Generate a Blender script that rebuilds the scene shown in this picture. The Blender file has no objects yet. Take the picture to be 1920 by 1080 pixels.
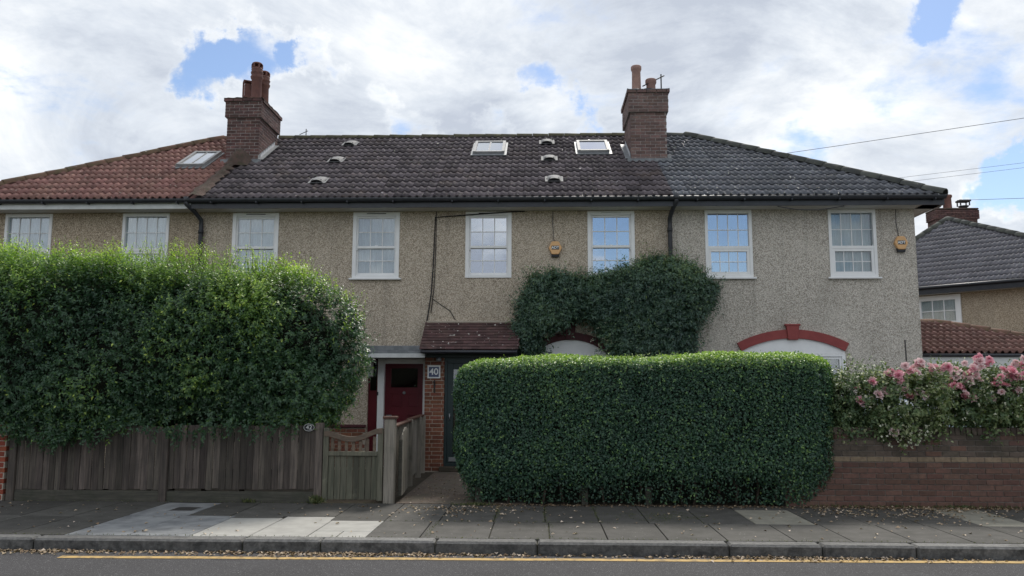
import bpy, bmesh, math, random
import numpy as np
from mathutils import Vector, Matrix

random.seed(7)
rng = np.random.default_rng(7)
R = math.radians
scene = bpy.context.scene
COL = scene.collection

# ------------------------------------------------------------------ camera
CAM_H = 1.6
cam_data = bpy.data.cameras.new('camera')
cam_data.sensor_width = 36.0
cam_data.lens = 28.125
cam_data.clip_end = 3000
cam = bpy.data.objects.new('camera', cam_data)
COL.objects.link(cam)
cam.matrix_world = (Matrix.Translation((0, 0, CAM_H)) @ Matrix.Rotation(R(2.0), 4, 'Z')
                    @ Matrix.Rotation(R(97.1), 4, 'X') @ Matrix.Rotation(R(0.15), 4, 'Z'))
scene.camera = cam

# ------------------------------------------------------------------ sun and sky
SUN_EL, SUN_AZ = R(52), R(14)           # azimuth measured from +Y towards +X (behind the houses)
sd = Vector((math.sin(SUN_AZ) * math.cos(SUN_EL), math.cos(SUN_AZ) * math.cos(SUN_EL), math.sin(SUN_EL)))
sun_data = bpy.data.lights.new('sun', 'SUN')
sun_data.energy = 1.5
sun_data.angle = R(12)
sun_data.color = (1.0, 0.95, 0.87)
sun = bpy.data.objects.new('sun', sun_data)
COL.objects.link(sun)
sun.rotation_euler = sd.to_track_quat('Z', 'Y').to_euler()
sun.location = (4, 30, 40)

scene.view_settings.view_transform = 'Standard'
scene.view_settings.look = 'None'
scene.view_settings.gamma = 1.0
scene.view_settings.use_curve_mapping = False
scene.view_settings.exposure = 1.14


class G:
    """small node-graph helper"""
    def __init__(s, nt):
        s.nt = nt
        nt.nodes.clear()

    def n(s, typ, **kw):
        nd = s.nt.nodes.new(typ)
        for k, v in kw.items():
            if k.startswith('i_'):
                key = k[2:]
                key = int(key) if key.isdigit() else key.replace('_', ' ')
                s.put(nd, key, v)
            else:
                setattr(nd, k, v)
        return nd

    def put(s, nd, key, v):
        if hasattr(v, 'is_linked') or hasattr(v, 'links'):
            s.nt.links.new(v, nd.inputs[key])
        else:
            nd.inputs[key].default_value = v

    def math(s, op, a, b=0.0, c=None, clamp=False):
        nd = s.n('ShaderNodeMath', operation=op, use_clamp=clamp)
        s.put(nd, 0, a); s.put(nd, 1, b)
        if c is not None: s.put(nd, 2, c)
        return nd.outputs[0]

    def mix(s, f, a, b, blend='MIX'):
        nd = s.n('ShaderNodeMix', data_type='RGBA', blend_type=blend)
        s.put(nd, 0, f)
        s.put(nd, 6, a if hasattr(a, 'is_linked') else (*a, 1) if len(a) == 3 else a)
        s.put(nd, 7, b if hasattr(b, 'is_linked') else (*b, 1) if len(b) == 3 else b)
        return nd.outputs[2]

    def rng(s, v, a, b, c=0.0, d=1.0, smooth=True):
        nd = s.n('ShaderNodeMapRange', interpolation_type='SMOOTHSTEP' if smooth else 'LINEAR')
        s.put(nd, 0, v)
        for i, q in enumerate((a, b, c, d)): s.put(nd, i + 1, q)
        return nd.outputs[0]

    def noise(s, vec, scale, detail=4.0, rough=0.55, dist=0.0):
        nd = s.n('ShaderNodeTexNoise')
        if vec is not None: s.put(nd, 'Vector', vec)
        for k, v in (('Scale', scale), ('Detail', detail), ('Roughness', rough), ('Distortion', dist)):
            s.put(nd, k, v)
        return nd.outputs[0]

    def ramp(s, fac, stops):
        nd = s.n('ShaderNodeValToRGB')
        el = nd.color_ramp.elements
        while len(el) < len(stops): el.new(0.5)
        for e, (p, c) in zip(el, stops):
            e.position = p; e.color = (*c, 1)
        s.put(nd, 0, fac)
        return nd.outputs[0]


world = bpy.data.worlds.new('World')
scene.world = world
world.use_nodes = True
g = G(world.node_tree)
tc = g.n('ShaderNodeTexCoord').outputs['Generated']
sky = g.n('ShaderNodeTexSky', sky_type='NISHITA', sun_disc=False, sun_elevation=SUN_EL,
          sun_rotation=SUN_AZ, air_density=1.0, dust_density=0.35, ozone_density=1.8)
sep = g.n('ShaderNodeSeparateXYZ'); g.put(sep, 0, tc)
zc = g.math('ADD', g.math('MAXIMUM', sep.outputs[2], 0.0), 0.32)
com = g.n('ShaderNodeCombineXYZ')
g.put(com, 0, g.math('DIVIDE', sep.outputs[0], zc)); g.put(com, 1, g.math('DIVIDE', sep.outputs[1], zc)); g.put(com, 2, 3.7)
cv = com.outputs[0]
cov = g.noise(cv, 2.3, 11, 0.60, 0.25)
fine = g.noise(cv, 9.0, 8, 0.62, 0.3)
cov = g.math('ADD', cov, g.math('MULTIPLY', g.math('SUBTRACT', fine, 0.5), 0.38))
cov = g.math('ADD', cov, 0.13)


def sky_dir(px, py):
    v = Vector(((px - 960) / 1500, (540 - py) / 1500, -1.0)).normalized()
    return (cam.matrix_world.to_3x3() @ v).normalized()


# gaps between the clouds where the blue shows, their outline broken up by noise
wn = g.n('ShaderNodeTexNoise', i_Scale=7.0, i_Detail=7.0, i_Roughness=.62); g.put(wn, 'Vector', tc)
wv = g.n('ShaderNodeVectorMath', operation='SUBTRACT'); g.put(wv, 0, wn.outputs['Color']); wv.inputs[1].default_value = (.5, .5, .5)
wm = g.n('ShaderNodeVectorMath', operation='MULTIPLY_ADD'); g.put(wm, 0, wv.outputs[0]); wm.inputs[1].default_value = (.25, .25, .25); g.put(wm, 2, tc)
wz = g.n('ShaderNodeVectorMath', operation='NORMALIZE'); g.put(wz, 0, wm.outputs[0])
wdir = wz.outputs[0]
gaps = [(sky_dir(px, py), rad, k) for px, py, rad, k in ((495, 96, 3.3, .33), (395, 124, 2.6, .28), (575, 80, 2.4, .25), (1800, -75, 4.4, .38), (1930, 345, 3.2, .38),
        (700, 165, 1.8, .17), (755, 242, 2.2, .20), (900, 238, 1.8, .15), (1075, 236, 2.2, .17), (1500, 300, 3.4, .13))]
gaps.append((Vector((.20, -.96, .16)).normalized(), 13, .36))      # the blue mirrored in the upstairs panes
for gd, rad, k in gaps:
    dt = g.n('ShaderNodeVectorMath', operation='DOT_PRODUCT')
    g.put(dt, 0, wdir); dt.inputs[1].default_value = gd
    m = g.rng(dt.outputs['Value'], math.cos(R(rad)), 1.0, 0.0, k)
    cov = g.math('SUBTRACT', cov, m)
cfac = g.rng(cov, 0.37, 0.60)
lum = g.noise(cv, 2.0, 11, 0.64, 0.6)
thick = g.rng(cov, 0.5, 0.85, 0.05, -0.10)
lum = g.math('ADD', lum, thick)
ccol = g.ramp(lum, [(0.34, (2.6, 2.85, 3.3)), (0.47, (3.5, 3.75, 4.1)), (0.59, (4.45, 4.6, 4.75)), (0.74, (6.0, 6.0, 6.0))])
skyc = g.mix(1.0, sky.outputs[0], (.64, .63, .64), 'MULTIPLY')
col = g.mix(cfac, skyc, ccol)
bg = g.n('ShaderNodeBackground', i_Strength=0.1); g.put(bg, 'Color', col)
out = g.n('ShaderNodeOutputWorld'); g.put(out, 'Surface', bg.outputs[0])

# ------------------------------------------------------------------ materials
MATS = {}


def principled(name):
    m = bpy.data.materials.new(name)
    m.use_nodes = True
    g = G(m.node_tree)
    p = g.n('ShaderNodeBsdfPrincipled')
    o = g.n('ShaderNodeOutputMaterial')
    g.nt.links.new(p.outputs[0], o.inputs[0])
    MATS[name] = m
    return m, g, p, o


def pos(g):
    return g.n('ShaderNodeNewGeometry').outputs['Position']


def orand(g):
    return g.n('ShaderNodeObjectInfo').outputs['Random']


def scaled(g, v, s):
    nd = g.n('ShaderNodeVectorMath', operation='MULTIPLY')
    g.put(nd, 0, v); nd.inputs[1].default_value = s
    return nd.outputs[0]


def bump(g, p, h, strength, dist=0.01):
    b = g.n('ShaderNodeBump', i_Strength=strength, i_Distance=dist)
    g.put(b, 'Height', h)
    g.nt.links.new(b.outputs[0], p.inputs['Normal'])


def simple(name, a, b=None, scale=12.0, rough=0.8, vary=0.0, bmp=0.15, stretch=(1, 1, 1), spots=None, spec=0.3, metal=0.0,
           dirt=None, bscale=None, bdist=0.01):
    """two-tone noise colour, per-object variation, optional lichen spots and large stains"""
    m, g, p, o = principled(name)
    v = pos(g)
    vs = scaled(g, v, stretch)
    nz = g.noise(vs, scale, 6, 0.6)
    b = b or tuple(x * 0.75 for x in a)
    c = g.mix(g.rng(nz, 0.32, 0.68), a, b)
    if vary:
        r = orand(g)
        hs = g.n('ShaderNodeHueSaturation')
        g.put(hs, 'Value', g.rng(r, 0, 1, 1 - vary, 1 + vary, False))
        g.put(hs, 'Hue', g.rng(g.math('FRACT', g.math('MULTIPLY', r, 17.3)), 0, 1, 0.5 - vary * .03, 0.5 + vary * .03, False))
        g.put(hs, 'Color', c)
        c = hs.outputs[0]
    if dirt:
        dcol, dscale, lo, hi, amt = dirt
        dn = g.noise(v, dscale, 7, 0.65, 0.4)
        c = g.mix(g.rng(dn, lo, hi, 0, amt), c, dcol)
    if spots:
        scol, ss, thr = spots
        sn = g.noise(v, ss, 3, 0.5)
        c = g.mix(g.rng(sn, thr, thr + 0.03), c, scol)
    g.put(p, 'Base Color', c)
    g.put(p, 'Roughness', rough); g.put(p, 'Specular IOR Level', spec); g.put(p, 'Metallic', metal)
    if bmp:
        bn = g.noise(vs, bscale or scale * 3, 6, 0.65)
        bump(g, p, bn, bmp, bdist)
    return m


def pebbledash(name, cols, scale=68.0, streak=(0.2, 0.18, 0.15)):
    m, g, p, o = principled(name)
    v = pos(g)
    vor = g.n('ShaderNodeTexVoronoi', i_Scale=scale); g.put(vor, 'Vector', v)
    sepc = g.n('ShaderNodeSeparateColor'); g.put(sepc, 0, vor.outputs['Color'])
    c = g.ramp(sepc.outputs[0], [(0.0, cols[0]), (0.25, cols[1]), (0.55, cols[2]), (0.85, cols[3])])
    gap = g.rng(vor.outputs['Distance'], 0.36, 0.74, 0.0, 0.45)
    c = g.mix(gap, c, tuple(x * 0.35 for x in cols[1]))
    big = g.noise(scaled(g, v, (1, 1, .45)), 1.3, 6, 0.6, .3)
    c = g.mix(g.rng(big, 0.45, 0.75, 0.0, 0.25), c, streak, 'MIX')
    rain = g.noise(scaled(g, v, (5.5, 1, .22)), 1.0, 5, 0.6, .2)
    c = g.mix(g.rng(rain, 0.52, 0.76, 0.0, 0.24), c, tuple(x * .55 for x in streak))
    pale = g.noise(v, .8, 4, 0.55, .5)
    c = g.mix(g.rng(pale, 0.52, 0.70, 0.0, 0.20), c, cols[3])
    g.put(p, 'Base Color', c); g.put(p, 'Roughness', 0.85); g.put(p, 'Specular IOR Level', 0.25)
    bump(g, p, g.math('SUBTRACT', 1.0, vor.outputs['Distance']), 0.42, 0.014)
    return m


PEB_A = pebbledash('pebbledash_brown', ((.20, .152, .105), (.38, .30, .212), (.51, .41, .30), (.68, .57, .44)))
PEB_B = pebbledash('pebbledash_tan', ((.25, .205, .155), (.43, .355, .27), (.56, .475, .375), (.70, .61, .50)))
PEB_C = pebbledash('pebbledash_grey', ((.28, .25, .21), (.47, .42, .36), (.60, .55, .48), (.74, .69, .62)))
TILE_RED = simple('tile_red', (.275, .142, .118), (.19, .10, .086), 9, .75, .22, .2, spots=((.42, .36, .31), 11, .70), dirt=((.12, .07, .055), 2.2, .45, .75, .55))
TILE_DARK = simple('tile_dark', (.112, .094, .100), (.074, .062, .068), 8, .8, .36, .25, spots=((.42, .42, .42), 13, .715), dirt=((.15, .115, .10), 2.0, .5, .75, .6), spec=.25)
TILE_SLATE = simple('tile_slate', (.125, .13, .146), (.092, .096, .11), 8, .72, .24, .2, spots=((.33, .33, .33), 12, .74), spec=.3, dirt=((.085, .082, .085), 1.8, .45, .75, .6))
TILE_PLAIN = simple('tile_plain', (.105, .058, .055), (.07, .042, .042), 10, .8, .25, .25, spots=((.62, .60, .55), 14, .67), dirt=((.15, .11, .085), 3, .5, .75, .5))
TILE_GARAGE = simple('tile_garage', (.215, .115, .095), (.155, .085, .072), 9, .7, .2, .2)
TILE_FAR = simple('tile_far', (.13, .125, .14), (.092, .09, .104), 8, .55, .2, .2, spec=.5)
RIDGE_RED = simple('ridge_red', (.19, .105, .075), (.12, .085, .055), 7, .85, .2, .3, dirt=((.13, .13, .06), 3, .5, .7, .6))
RIDGE_MOSS = simple('ridge_moss', (.115, .105, .055), (.075, .07, .05), 6, .9, .2, .4, dirt=((.055, .05, .05), 4, .5, .7, .6))
RIDGE_SLATE = simple('ridge_slate', (.085, .09, .075), (.06, .062, .062), 6, .8, .2, .3)
MOSS_MORTAR = simple('moss_mortar', (.115, .075, .062), (.075, .058, .046), 9, .95, 0, .8, dirt=((.062, .058, .036), 5, .48, .62, .7), bdist=.03)
BRICK_CHIM = simple('brick_chimney', (.155, .080, .070), (.095, .058, .055), 14, .85, .35, .35, dirt=((.055, .045, .045), 4, .45, .7, .6))
BRICK_CHIM_B = simple('brick_chimney_grey', (.205, .125, .108), (.14, .098, .092), 14, .85, .3, .35, dirt=((.09, .078, .075), 3, .45, .7, .6))
BRICK_PIER = simple('brick_pier', (.255, .098, .06), (.17, .07, .046), 20, .85, .25, .3)
BRICK_WALL = simple('brick_wall', (.158, .086, .066), (.112, .066, .053), 22, .9, .22, .35, dirt=((.075, .062, .052), 2.5, .45, .75, .6))
BRICK_PALE = simple('brick_pale', (.25, .19, .13), (.19, .14, .096), 22, .9, .2, .35, dirt=((.11, .09, .065), 4, .5, .75, .5))
BRICK_SOOT = simple('brick_soot', (.125, .097, .077), (.088, .069, .056), 22, .9, .25, .35, dirt=((.045, .045, .032), 3, .42, .7, .6))
BRICK_LEFT = simple('brick_left', (.30, .075, .042), (.22, .06, .036), 20, .85, .2, .3)
MORTAR = simple('mortar', (.46, .40, .33), (.36, .31, .25), 30, .95, 0, .4)
MORTAR_DARK = simple('mortar_dark', (.19, .165, .145), (.13, .115, .10), 30, .95, 0, .4)
MORTAR_CHIM = simple('mortar_chimney', (.36, .32, .30), (.22, .195, .18), 24, .95, 0, .4)
POT = simple('chimney_pot', (.21, .10, .08), (.15, .075, .065), 10, .75, .15, .2, dirt=((.10, .06, .05), 5, .5, .75, .6))
POT_PALE = simple('chimney_pot_pale', (.33, .20, .165), (.26, .16, .14), 10, .75, .15, .2)
LEAD = simple('lead', (.24, .25, .26), (.17, .18, .19), 9, .5, 0, .2, metal=.3)
LEAD_PALE = simple('lead_pale', (.31, .31, .31), (.23, .23, .235), 12, .6, 0, .2)
LEAD_NEW = simple('lead_new', (.58, .58, .60), (.48, .48, .50), 12, .5, 0, .1)
VENT = simple('vent_grey', (.20, .20, .20), (.14, .14, .145), 14, .75, 0, .2)
WHITE = simple('white_paint', (.83, .83, .825), (.78, .78, .775), 4, .35, 0, .03, spec=.5)
WHITE_OLD = simple('white_paint_old', (.66, .67, .66), (.55, .56, .55), 5, .5, 0, .08, spec=.4)
SOFFIT = simple('soffit_paint', (.58, .56, .53), (.48, .46, .43), 3, .6, 0, .05, stretch=(.3, 1, 3))
GUTTER = simple('gutter_black', (.022, .024, .030), (.03, .032, .04), 6, .38, 0, .05, spec=.5)
PIPE = simple('pipe_black', (.03, .032, .038), (.022, .024, .03), 6, .42, 0, .05, spec=.5)
ARCH_RED = simple('arch_red', (.285, .062, .058), (.24, .052, .05), 6, .6, 0, .15)
ARCH_DARK = simple('arch_maroon', (.095, .030, .034), (.07, .024, .028), 6, .65, 0, .15)
DOOR_RED = simple('door_red', (.125, .014, .022), (.105, .012, .019), 3, .38, 0, .03, spec=.4)
GREEN = simple('green_paint', (.024, .042, .044), (.019, .034, .036), 4, .4, 0, .04, spec=.4)
CURTAIN = simple('net_curtain', (.78, .81, .80), (.62, .65, .64), 7, .9, .1, 0, stretch=(4, 1, .3))
CURTAIN_D = simple('lace_curtain', (.30, .36, .46), (.12, .15, .20), 9, .9, .1, 0, stretch=(2, 1, .8))
BLIND = simple('roller_blind', (.62, .64, .65), (.58, .60, .61), 4, .8, 0, .03)
ROOM = simple('room_dark', (.06, .06, .065), (.05, .05, .055), 2, .9, 0, 0)
ALARM = simple('alarm_orange', (.74, .43, .19), (.69, .40, .18), 5, .4, 0, .02, spec=.5)
BLACKP = simple('black_plastic', (.02, .02, .022), (.026, .026, .03), 6, .4, 0, 0)
NAVY = simple('navy_glaze', (.045, .065, .14), (.09, .11, .20), 28, .25, 0, 0, spec=.6)
WOOD = simple('fence_wood', (.13, .108, .09), (.062, .052, .046), 5, .85, .45, .5, stretch=(9, 9, .55), dirt=((.035, .034, .03), 2.0, .45, .75, .55))
WOOD_RAIL = simple('gravel_board', (.085, .08, .064), (.052, .050, .042), 6, .9, .15, .4, stretch=(.6, 5, 8), dirt=((.04, .045, .03), 3, .45, .7, .6))
WOOD_GATE = simple('gate_wood', (.125, .12, .088), (.072, .073, .054), 4, .85, .28, .4, stretch=(9, 9, .6), dirt=((.25, .24, .17), 2.6, .55, .74, .75))
WOOD_TOP = simple('gate_top_wood', (.165, .125, .092), (.11, .085, .066), 6, .85, .15, .4, stretch=(1, 5, 5))
WOOD_SIDE = simple('side_fence_wood', (.34, .305, .255), (.21, .19, .16), 4, .85, .2, .4, stretch=(9, 9, .6), dirt=((.09, .09, .065), 2.5, .48, .75, .5))
WOOD_CAP = simple('fence_cap_wood', (.125, .062, .042), (.085, .045, .034), 7, .7, .1, .2)
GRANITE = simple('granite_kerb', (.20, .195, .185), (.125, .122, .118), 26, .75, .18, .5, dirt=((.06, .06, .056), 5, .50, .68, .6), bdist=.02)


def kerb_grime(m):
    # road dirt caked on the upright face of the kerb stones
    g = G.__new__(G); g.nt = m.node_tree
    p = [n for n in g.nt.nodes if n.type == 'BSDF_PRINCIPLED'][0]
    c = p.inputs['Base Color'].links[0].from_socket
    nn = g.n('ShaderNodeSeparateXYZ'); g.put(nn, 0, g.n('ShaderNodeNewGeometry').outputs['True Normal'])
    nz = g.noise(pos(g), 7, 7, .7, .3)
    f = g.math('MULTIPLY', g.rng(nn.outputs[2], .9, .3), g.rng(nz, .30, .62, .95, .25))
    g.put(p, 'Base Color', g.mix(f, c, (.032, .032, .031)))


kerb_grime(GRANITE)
SLAB = simple('paving_grey', (.095, .090, .082), (.070, .067, .060), 5, .85, .16, .25, dirt=((.042, .041, .034), 1.6, .45, .75, .6), spots=((.24, .235, .22), 22, .69), bscale=60)
SLAB_PALE = simple('paving_pale', (.395, .385, .355), (.33, .32, .295), 5, .85, .06, .2, dirt=((.21, .205, .19), 2.2, .52, .8, .6), bscale=60)
SLAB_BLUE = simple('concrete_patch', (.27, .275, .275), (.18, .185, .19), 4, .8, .06, .2, dirt=((.10, .104, .11), 2.0, .48, .72, .6), bscale=50)
SLAB_WARM = simple('paving_warm', (.26, .245, .20), (.20, .19, .155), 5, .85, .05, .2, dirt=((.13, .12, .10), 3, .5, .8, .6), bscale=60)
JOINT = simple('joint_dirt', (.075, .066, .052), (.05, .055, .032), 9, .95, 0, .5)
YELLOW = simple('yellow_paint', (.50, .34, .13), (.43, .29, .12), 14, .8, 0, .2, dirt=((.17, .13, .08), 11, .46, .66, .75))
ASPHALT = simple('asphalt', (.072, .069, .071), (.040, .039, .042), 130, .85, 0, .6, dirt=((.038, .036, .037), .9, .46, .66, .55), spots=((.25, .25, .25), 95, .64), bscale=170)
EARTH = simple('garden_earth', (.07, .055, .04), (.045, .04, .028), 6, .95, 0, .6)
GRASSY = simple('ground_grass', (.055, .07, .03), (.07, .065, .04), 2, .95, 0, .4)
DRIVE = simple('driveway', (.12, .115, .105), (.09, .086, .08), 6, .9, 0, .3)
STEM = simple('bark', (.085, .065, .048), (.05, .042, .033), 14, .9, 0, .5)
IRON = simple('iron', (.045, .043, .043), (.06, .055, .05), 20, .7, 0, .3, metal=.2)
CABLE = simple('cable_black', (.025, .025, .027), (.02, .02, .022), 4, .6, 0, 0)
CABLE_G = simple('cable_grey', (.12, .12, .125), (.10, .10, .105), 4, .6, 0, 0)
GALV = simple('galvanised', (.30, .31, .32), (.24, .25, .26), 12, .5, 0, .1, metal=.5)
CAR_PAINT = simple('car_paint', (.20, .25, .30), (.19, .24, .29), 3, .25, 0, 0, spec=.6)
RUBBER = simple('rubber', (.02, .02, .02), (.025, .025, .025), 9, .8, 0, .1)


def brick_path():
    m, g, p, o = principled('path_brick')
    v = pos(g)
    br = g.n('ShaderNodeTexBrick', i_Scale=4.6, i_Mortar_Size=.02, i_Brick_Width=.9, i_Row_Height=.45)
    br.inputs['Color1'].default_value = (.165, .125, .098, 1); br.inputs['Color2'].default_value = (.125, .096, .078, 1)
    br.inputs['Mortar'].default_value = (.05, .045, .035, 1)
    mp = g.n('ShaderNodeMapping'); mp.inputs['Rotation'].default_value = (0, 0, R(45)); g.put(mp, 0, v)
    g.put(br, 'Vector', mp.outputs[0])
    nz = g.noise(v, 3, 6, .6)
    c = g.mix(g.rng(nz, .4, .75, 0, .6), br.outputs[0], (.11, .11, .075))
    g.put(p, 'Base Color', c); g.put(p, 'Roughness', .9)
    bump(g, p, g.math('SUBTRACT', 1.0, br.outputs['Fac']), .5, .01)
    return m


PATH = brick_path()


def glass(name, refl, tint):
    m, g, p, o = principled(name)
    g.nt.nodes.remove(p)
    t = g.n('ShaderNodeBsdfTransparent'); t.inputs[0].default_value = (*tint, 1)
    gl = g.n('ShaderNodeBsdfGlossy', i_Roughness=.015); gl.inputs[0].default_value = (.95, .97, 1, 1)
    nz = g.noise(pos(g), 2.2, 2, .5)
    b = g.n('ShaderNodeBump', i_Strength=.02, i_Distance=.05); g.put(b, 'Height', nz)
    g.nt.links.new(b.outputs[0], gl.inputs['Normal'])
    fr = g.n('ShaderNodeFresnel', i_IOR=1.5)
    f = g.math('ADD', fr.outputs[0], refl, clamp=True)
    mx = g.n('ShaderNodeMixShader'); g.put(mx, 0, f)
    g.nt.links.new(t.outputs[0], mx.inputs[1]); g.nt.links.new(gl.outputs[0], mx.inputs[2])
    g.nt.links.new(mx.outputs[0], o.inputs[0])
    return m


GLASS = glass('window_glass', .12, (.88, .92, .93))
GLASS_NET = glass('window_glass_clear', .045, (.88, .92, .93))
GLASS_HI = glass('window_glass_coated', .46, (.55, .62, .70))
GLASS_DARK = glass('door_glass', .07, (.55, .6, .6))
GLASS_ROOF = glass('skylight_glass', .42, (.8, .85, .88))


def leaf_material(name, stops, trans, rough=.45, spec=.4, tmul=(1.5, 1.7, .7)):
    m, g, p, o = principled(name)
    at = g.n('ShaderNodeAttribute', attribute_name='tint').outputs['Fac']
    c = g.ramp(at, stops)
    g.put(p, 'Base Color', c); g.put(p, 'Roughness', rough); g.put(p, 'Specular IOR Level', spec)
    tr = g.n('ShaderNodeBsdfTranslucent')
    g.put(tr, 'Color', g.mix(1.0, c, tmul, 'MULTIPLY'))
    mx = g.n('ShaderNodeMixShader', i_0=trans)
    g.nt.links.new(p.outputs[0], mx.inputs[1]); g.nt.links.new(tr.outputs[0], mx.inputs[2])
    g.nt.links.new(mx.outputs[0], o.inputs[0])
    return m


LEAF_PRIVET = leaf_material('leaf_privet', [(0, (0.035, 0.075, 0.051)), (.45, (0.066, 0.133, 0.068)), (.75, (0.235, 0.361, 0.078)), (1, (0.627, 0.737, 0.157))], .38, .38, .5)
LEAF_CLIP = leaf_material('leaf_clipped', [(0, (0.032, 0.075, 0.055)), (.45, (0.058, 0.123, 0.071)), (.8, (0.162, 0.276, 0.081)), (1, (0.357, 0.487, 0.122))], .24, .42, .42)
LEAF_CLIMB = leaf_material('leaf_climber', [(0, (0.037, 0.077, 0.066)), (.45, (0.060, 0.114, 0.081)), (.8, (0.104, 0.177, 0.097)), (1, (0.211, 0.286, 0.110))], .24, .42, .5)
LEAF_ROSE = leaf_material('leaf_rose', [(0, (0.037, 0.073, 0.037)), (.4, (0.088, 0.135, 0.057)), (.75, (0.206, 0.250, 0.106)), (1, (0.475, 0.475, 0.312))], .22, .5)
LEAF_WEED = leaf_material('leaf_weed', [(0, (.05, .07, .025)), (.5, (.10, .12, .045)), (1, (.20, .19, .09))], .2, .6)
LITTER = leaf_material('leaf_litter', [(0, (.10, .06, .035)), (.35, (.22, .15, .09)), (.7, (.40, .31, .21)), (1, (.62, .52, .44))], .05, .8)
PETAL = leaf_material('rose_petal', [(0, (.64, .20, .30)), (.5, (.78, .36, .43)), (1, (.86, .56, .60))], .25, .6, .3, (1, .95, .95))
PETAL_PALE = leaf_material('rose_petal_pale', [(0, (.74, .46, .48)), (.5, (.82, .60, .60)), (1, (.88, .76, .75))], .25, .6, .3, (1, .95, .95))
PETAL_WHITE = leaf_material('pale_blossom', [(0, (.42, .44, .34)), (1, (.62, .62, .50))], .18, .6)
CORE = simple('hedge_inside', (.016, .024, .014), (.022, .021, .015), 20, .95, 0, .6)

# ------------------------------------------------------------------ mesh helpers
ROOT_LOC = {}


def link(o, parent=None):
    COL.objects.link(o)
    if parent is not None:
        o.parent = parent
        if parent.name in ROOT_LOC:
            o.matrix_parent_inverse = Matrix.Translation(-ROOT_LOC[parent.name])
    return o


def thing(name, label, cat, loc=(0, 0, 0), group=None):
    o = bpy.data.objects.new(name, None)
    COL.objects.link(o)
    o.location = loc
    o.empty_display_size = .2
    ROOT_LOC[o.name] = Vector(loc)
    o['label'] = label; o['category'] = cat
    if group: o['group'] = group
    return o


def tag(o, label, cat, group=None):
    o['label'] = label; o['category'] = cat
    if group: o['group'] = group
    return o


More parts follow.
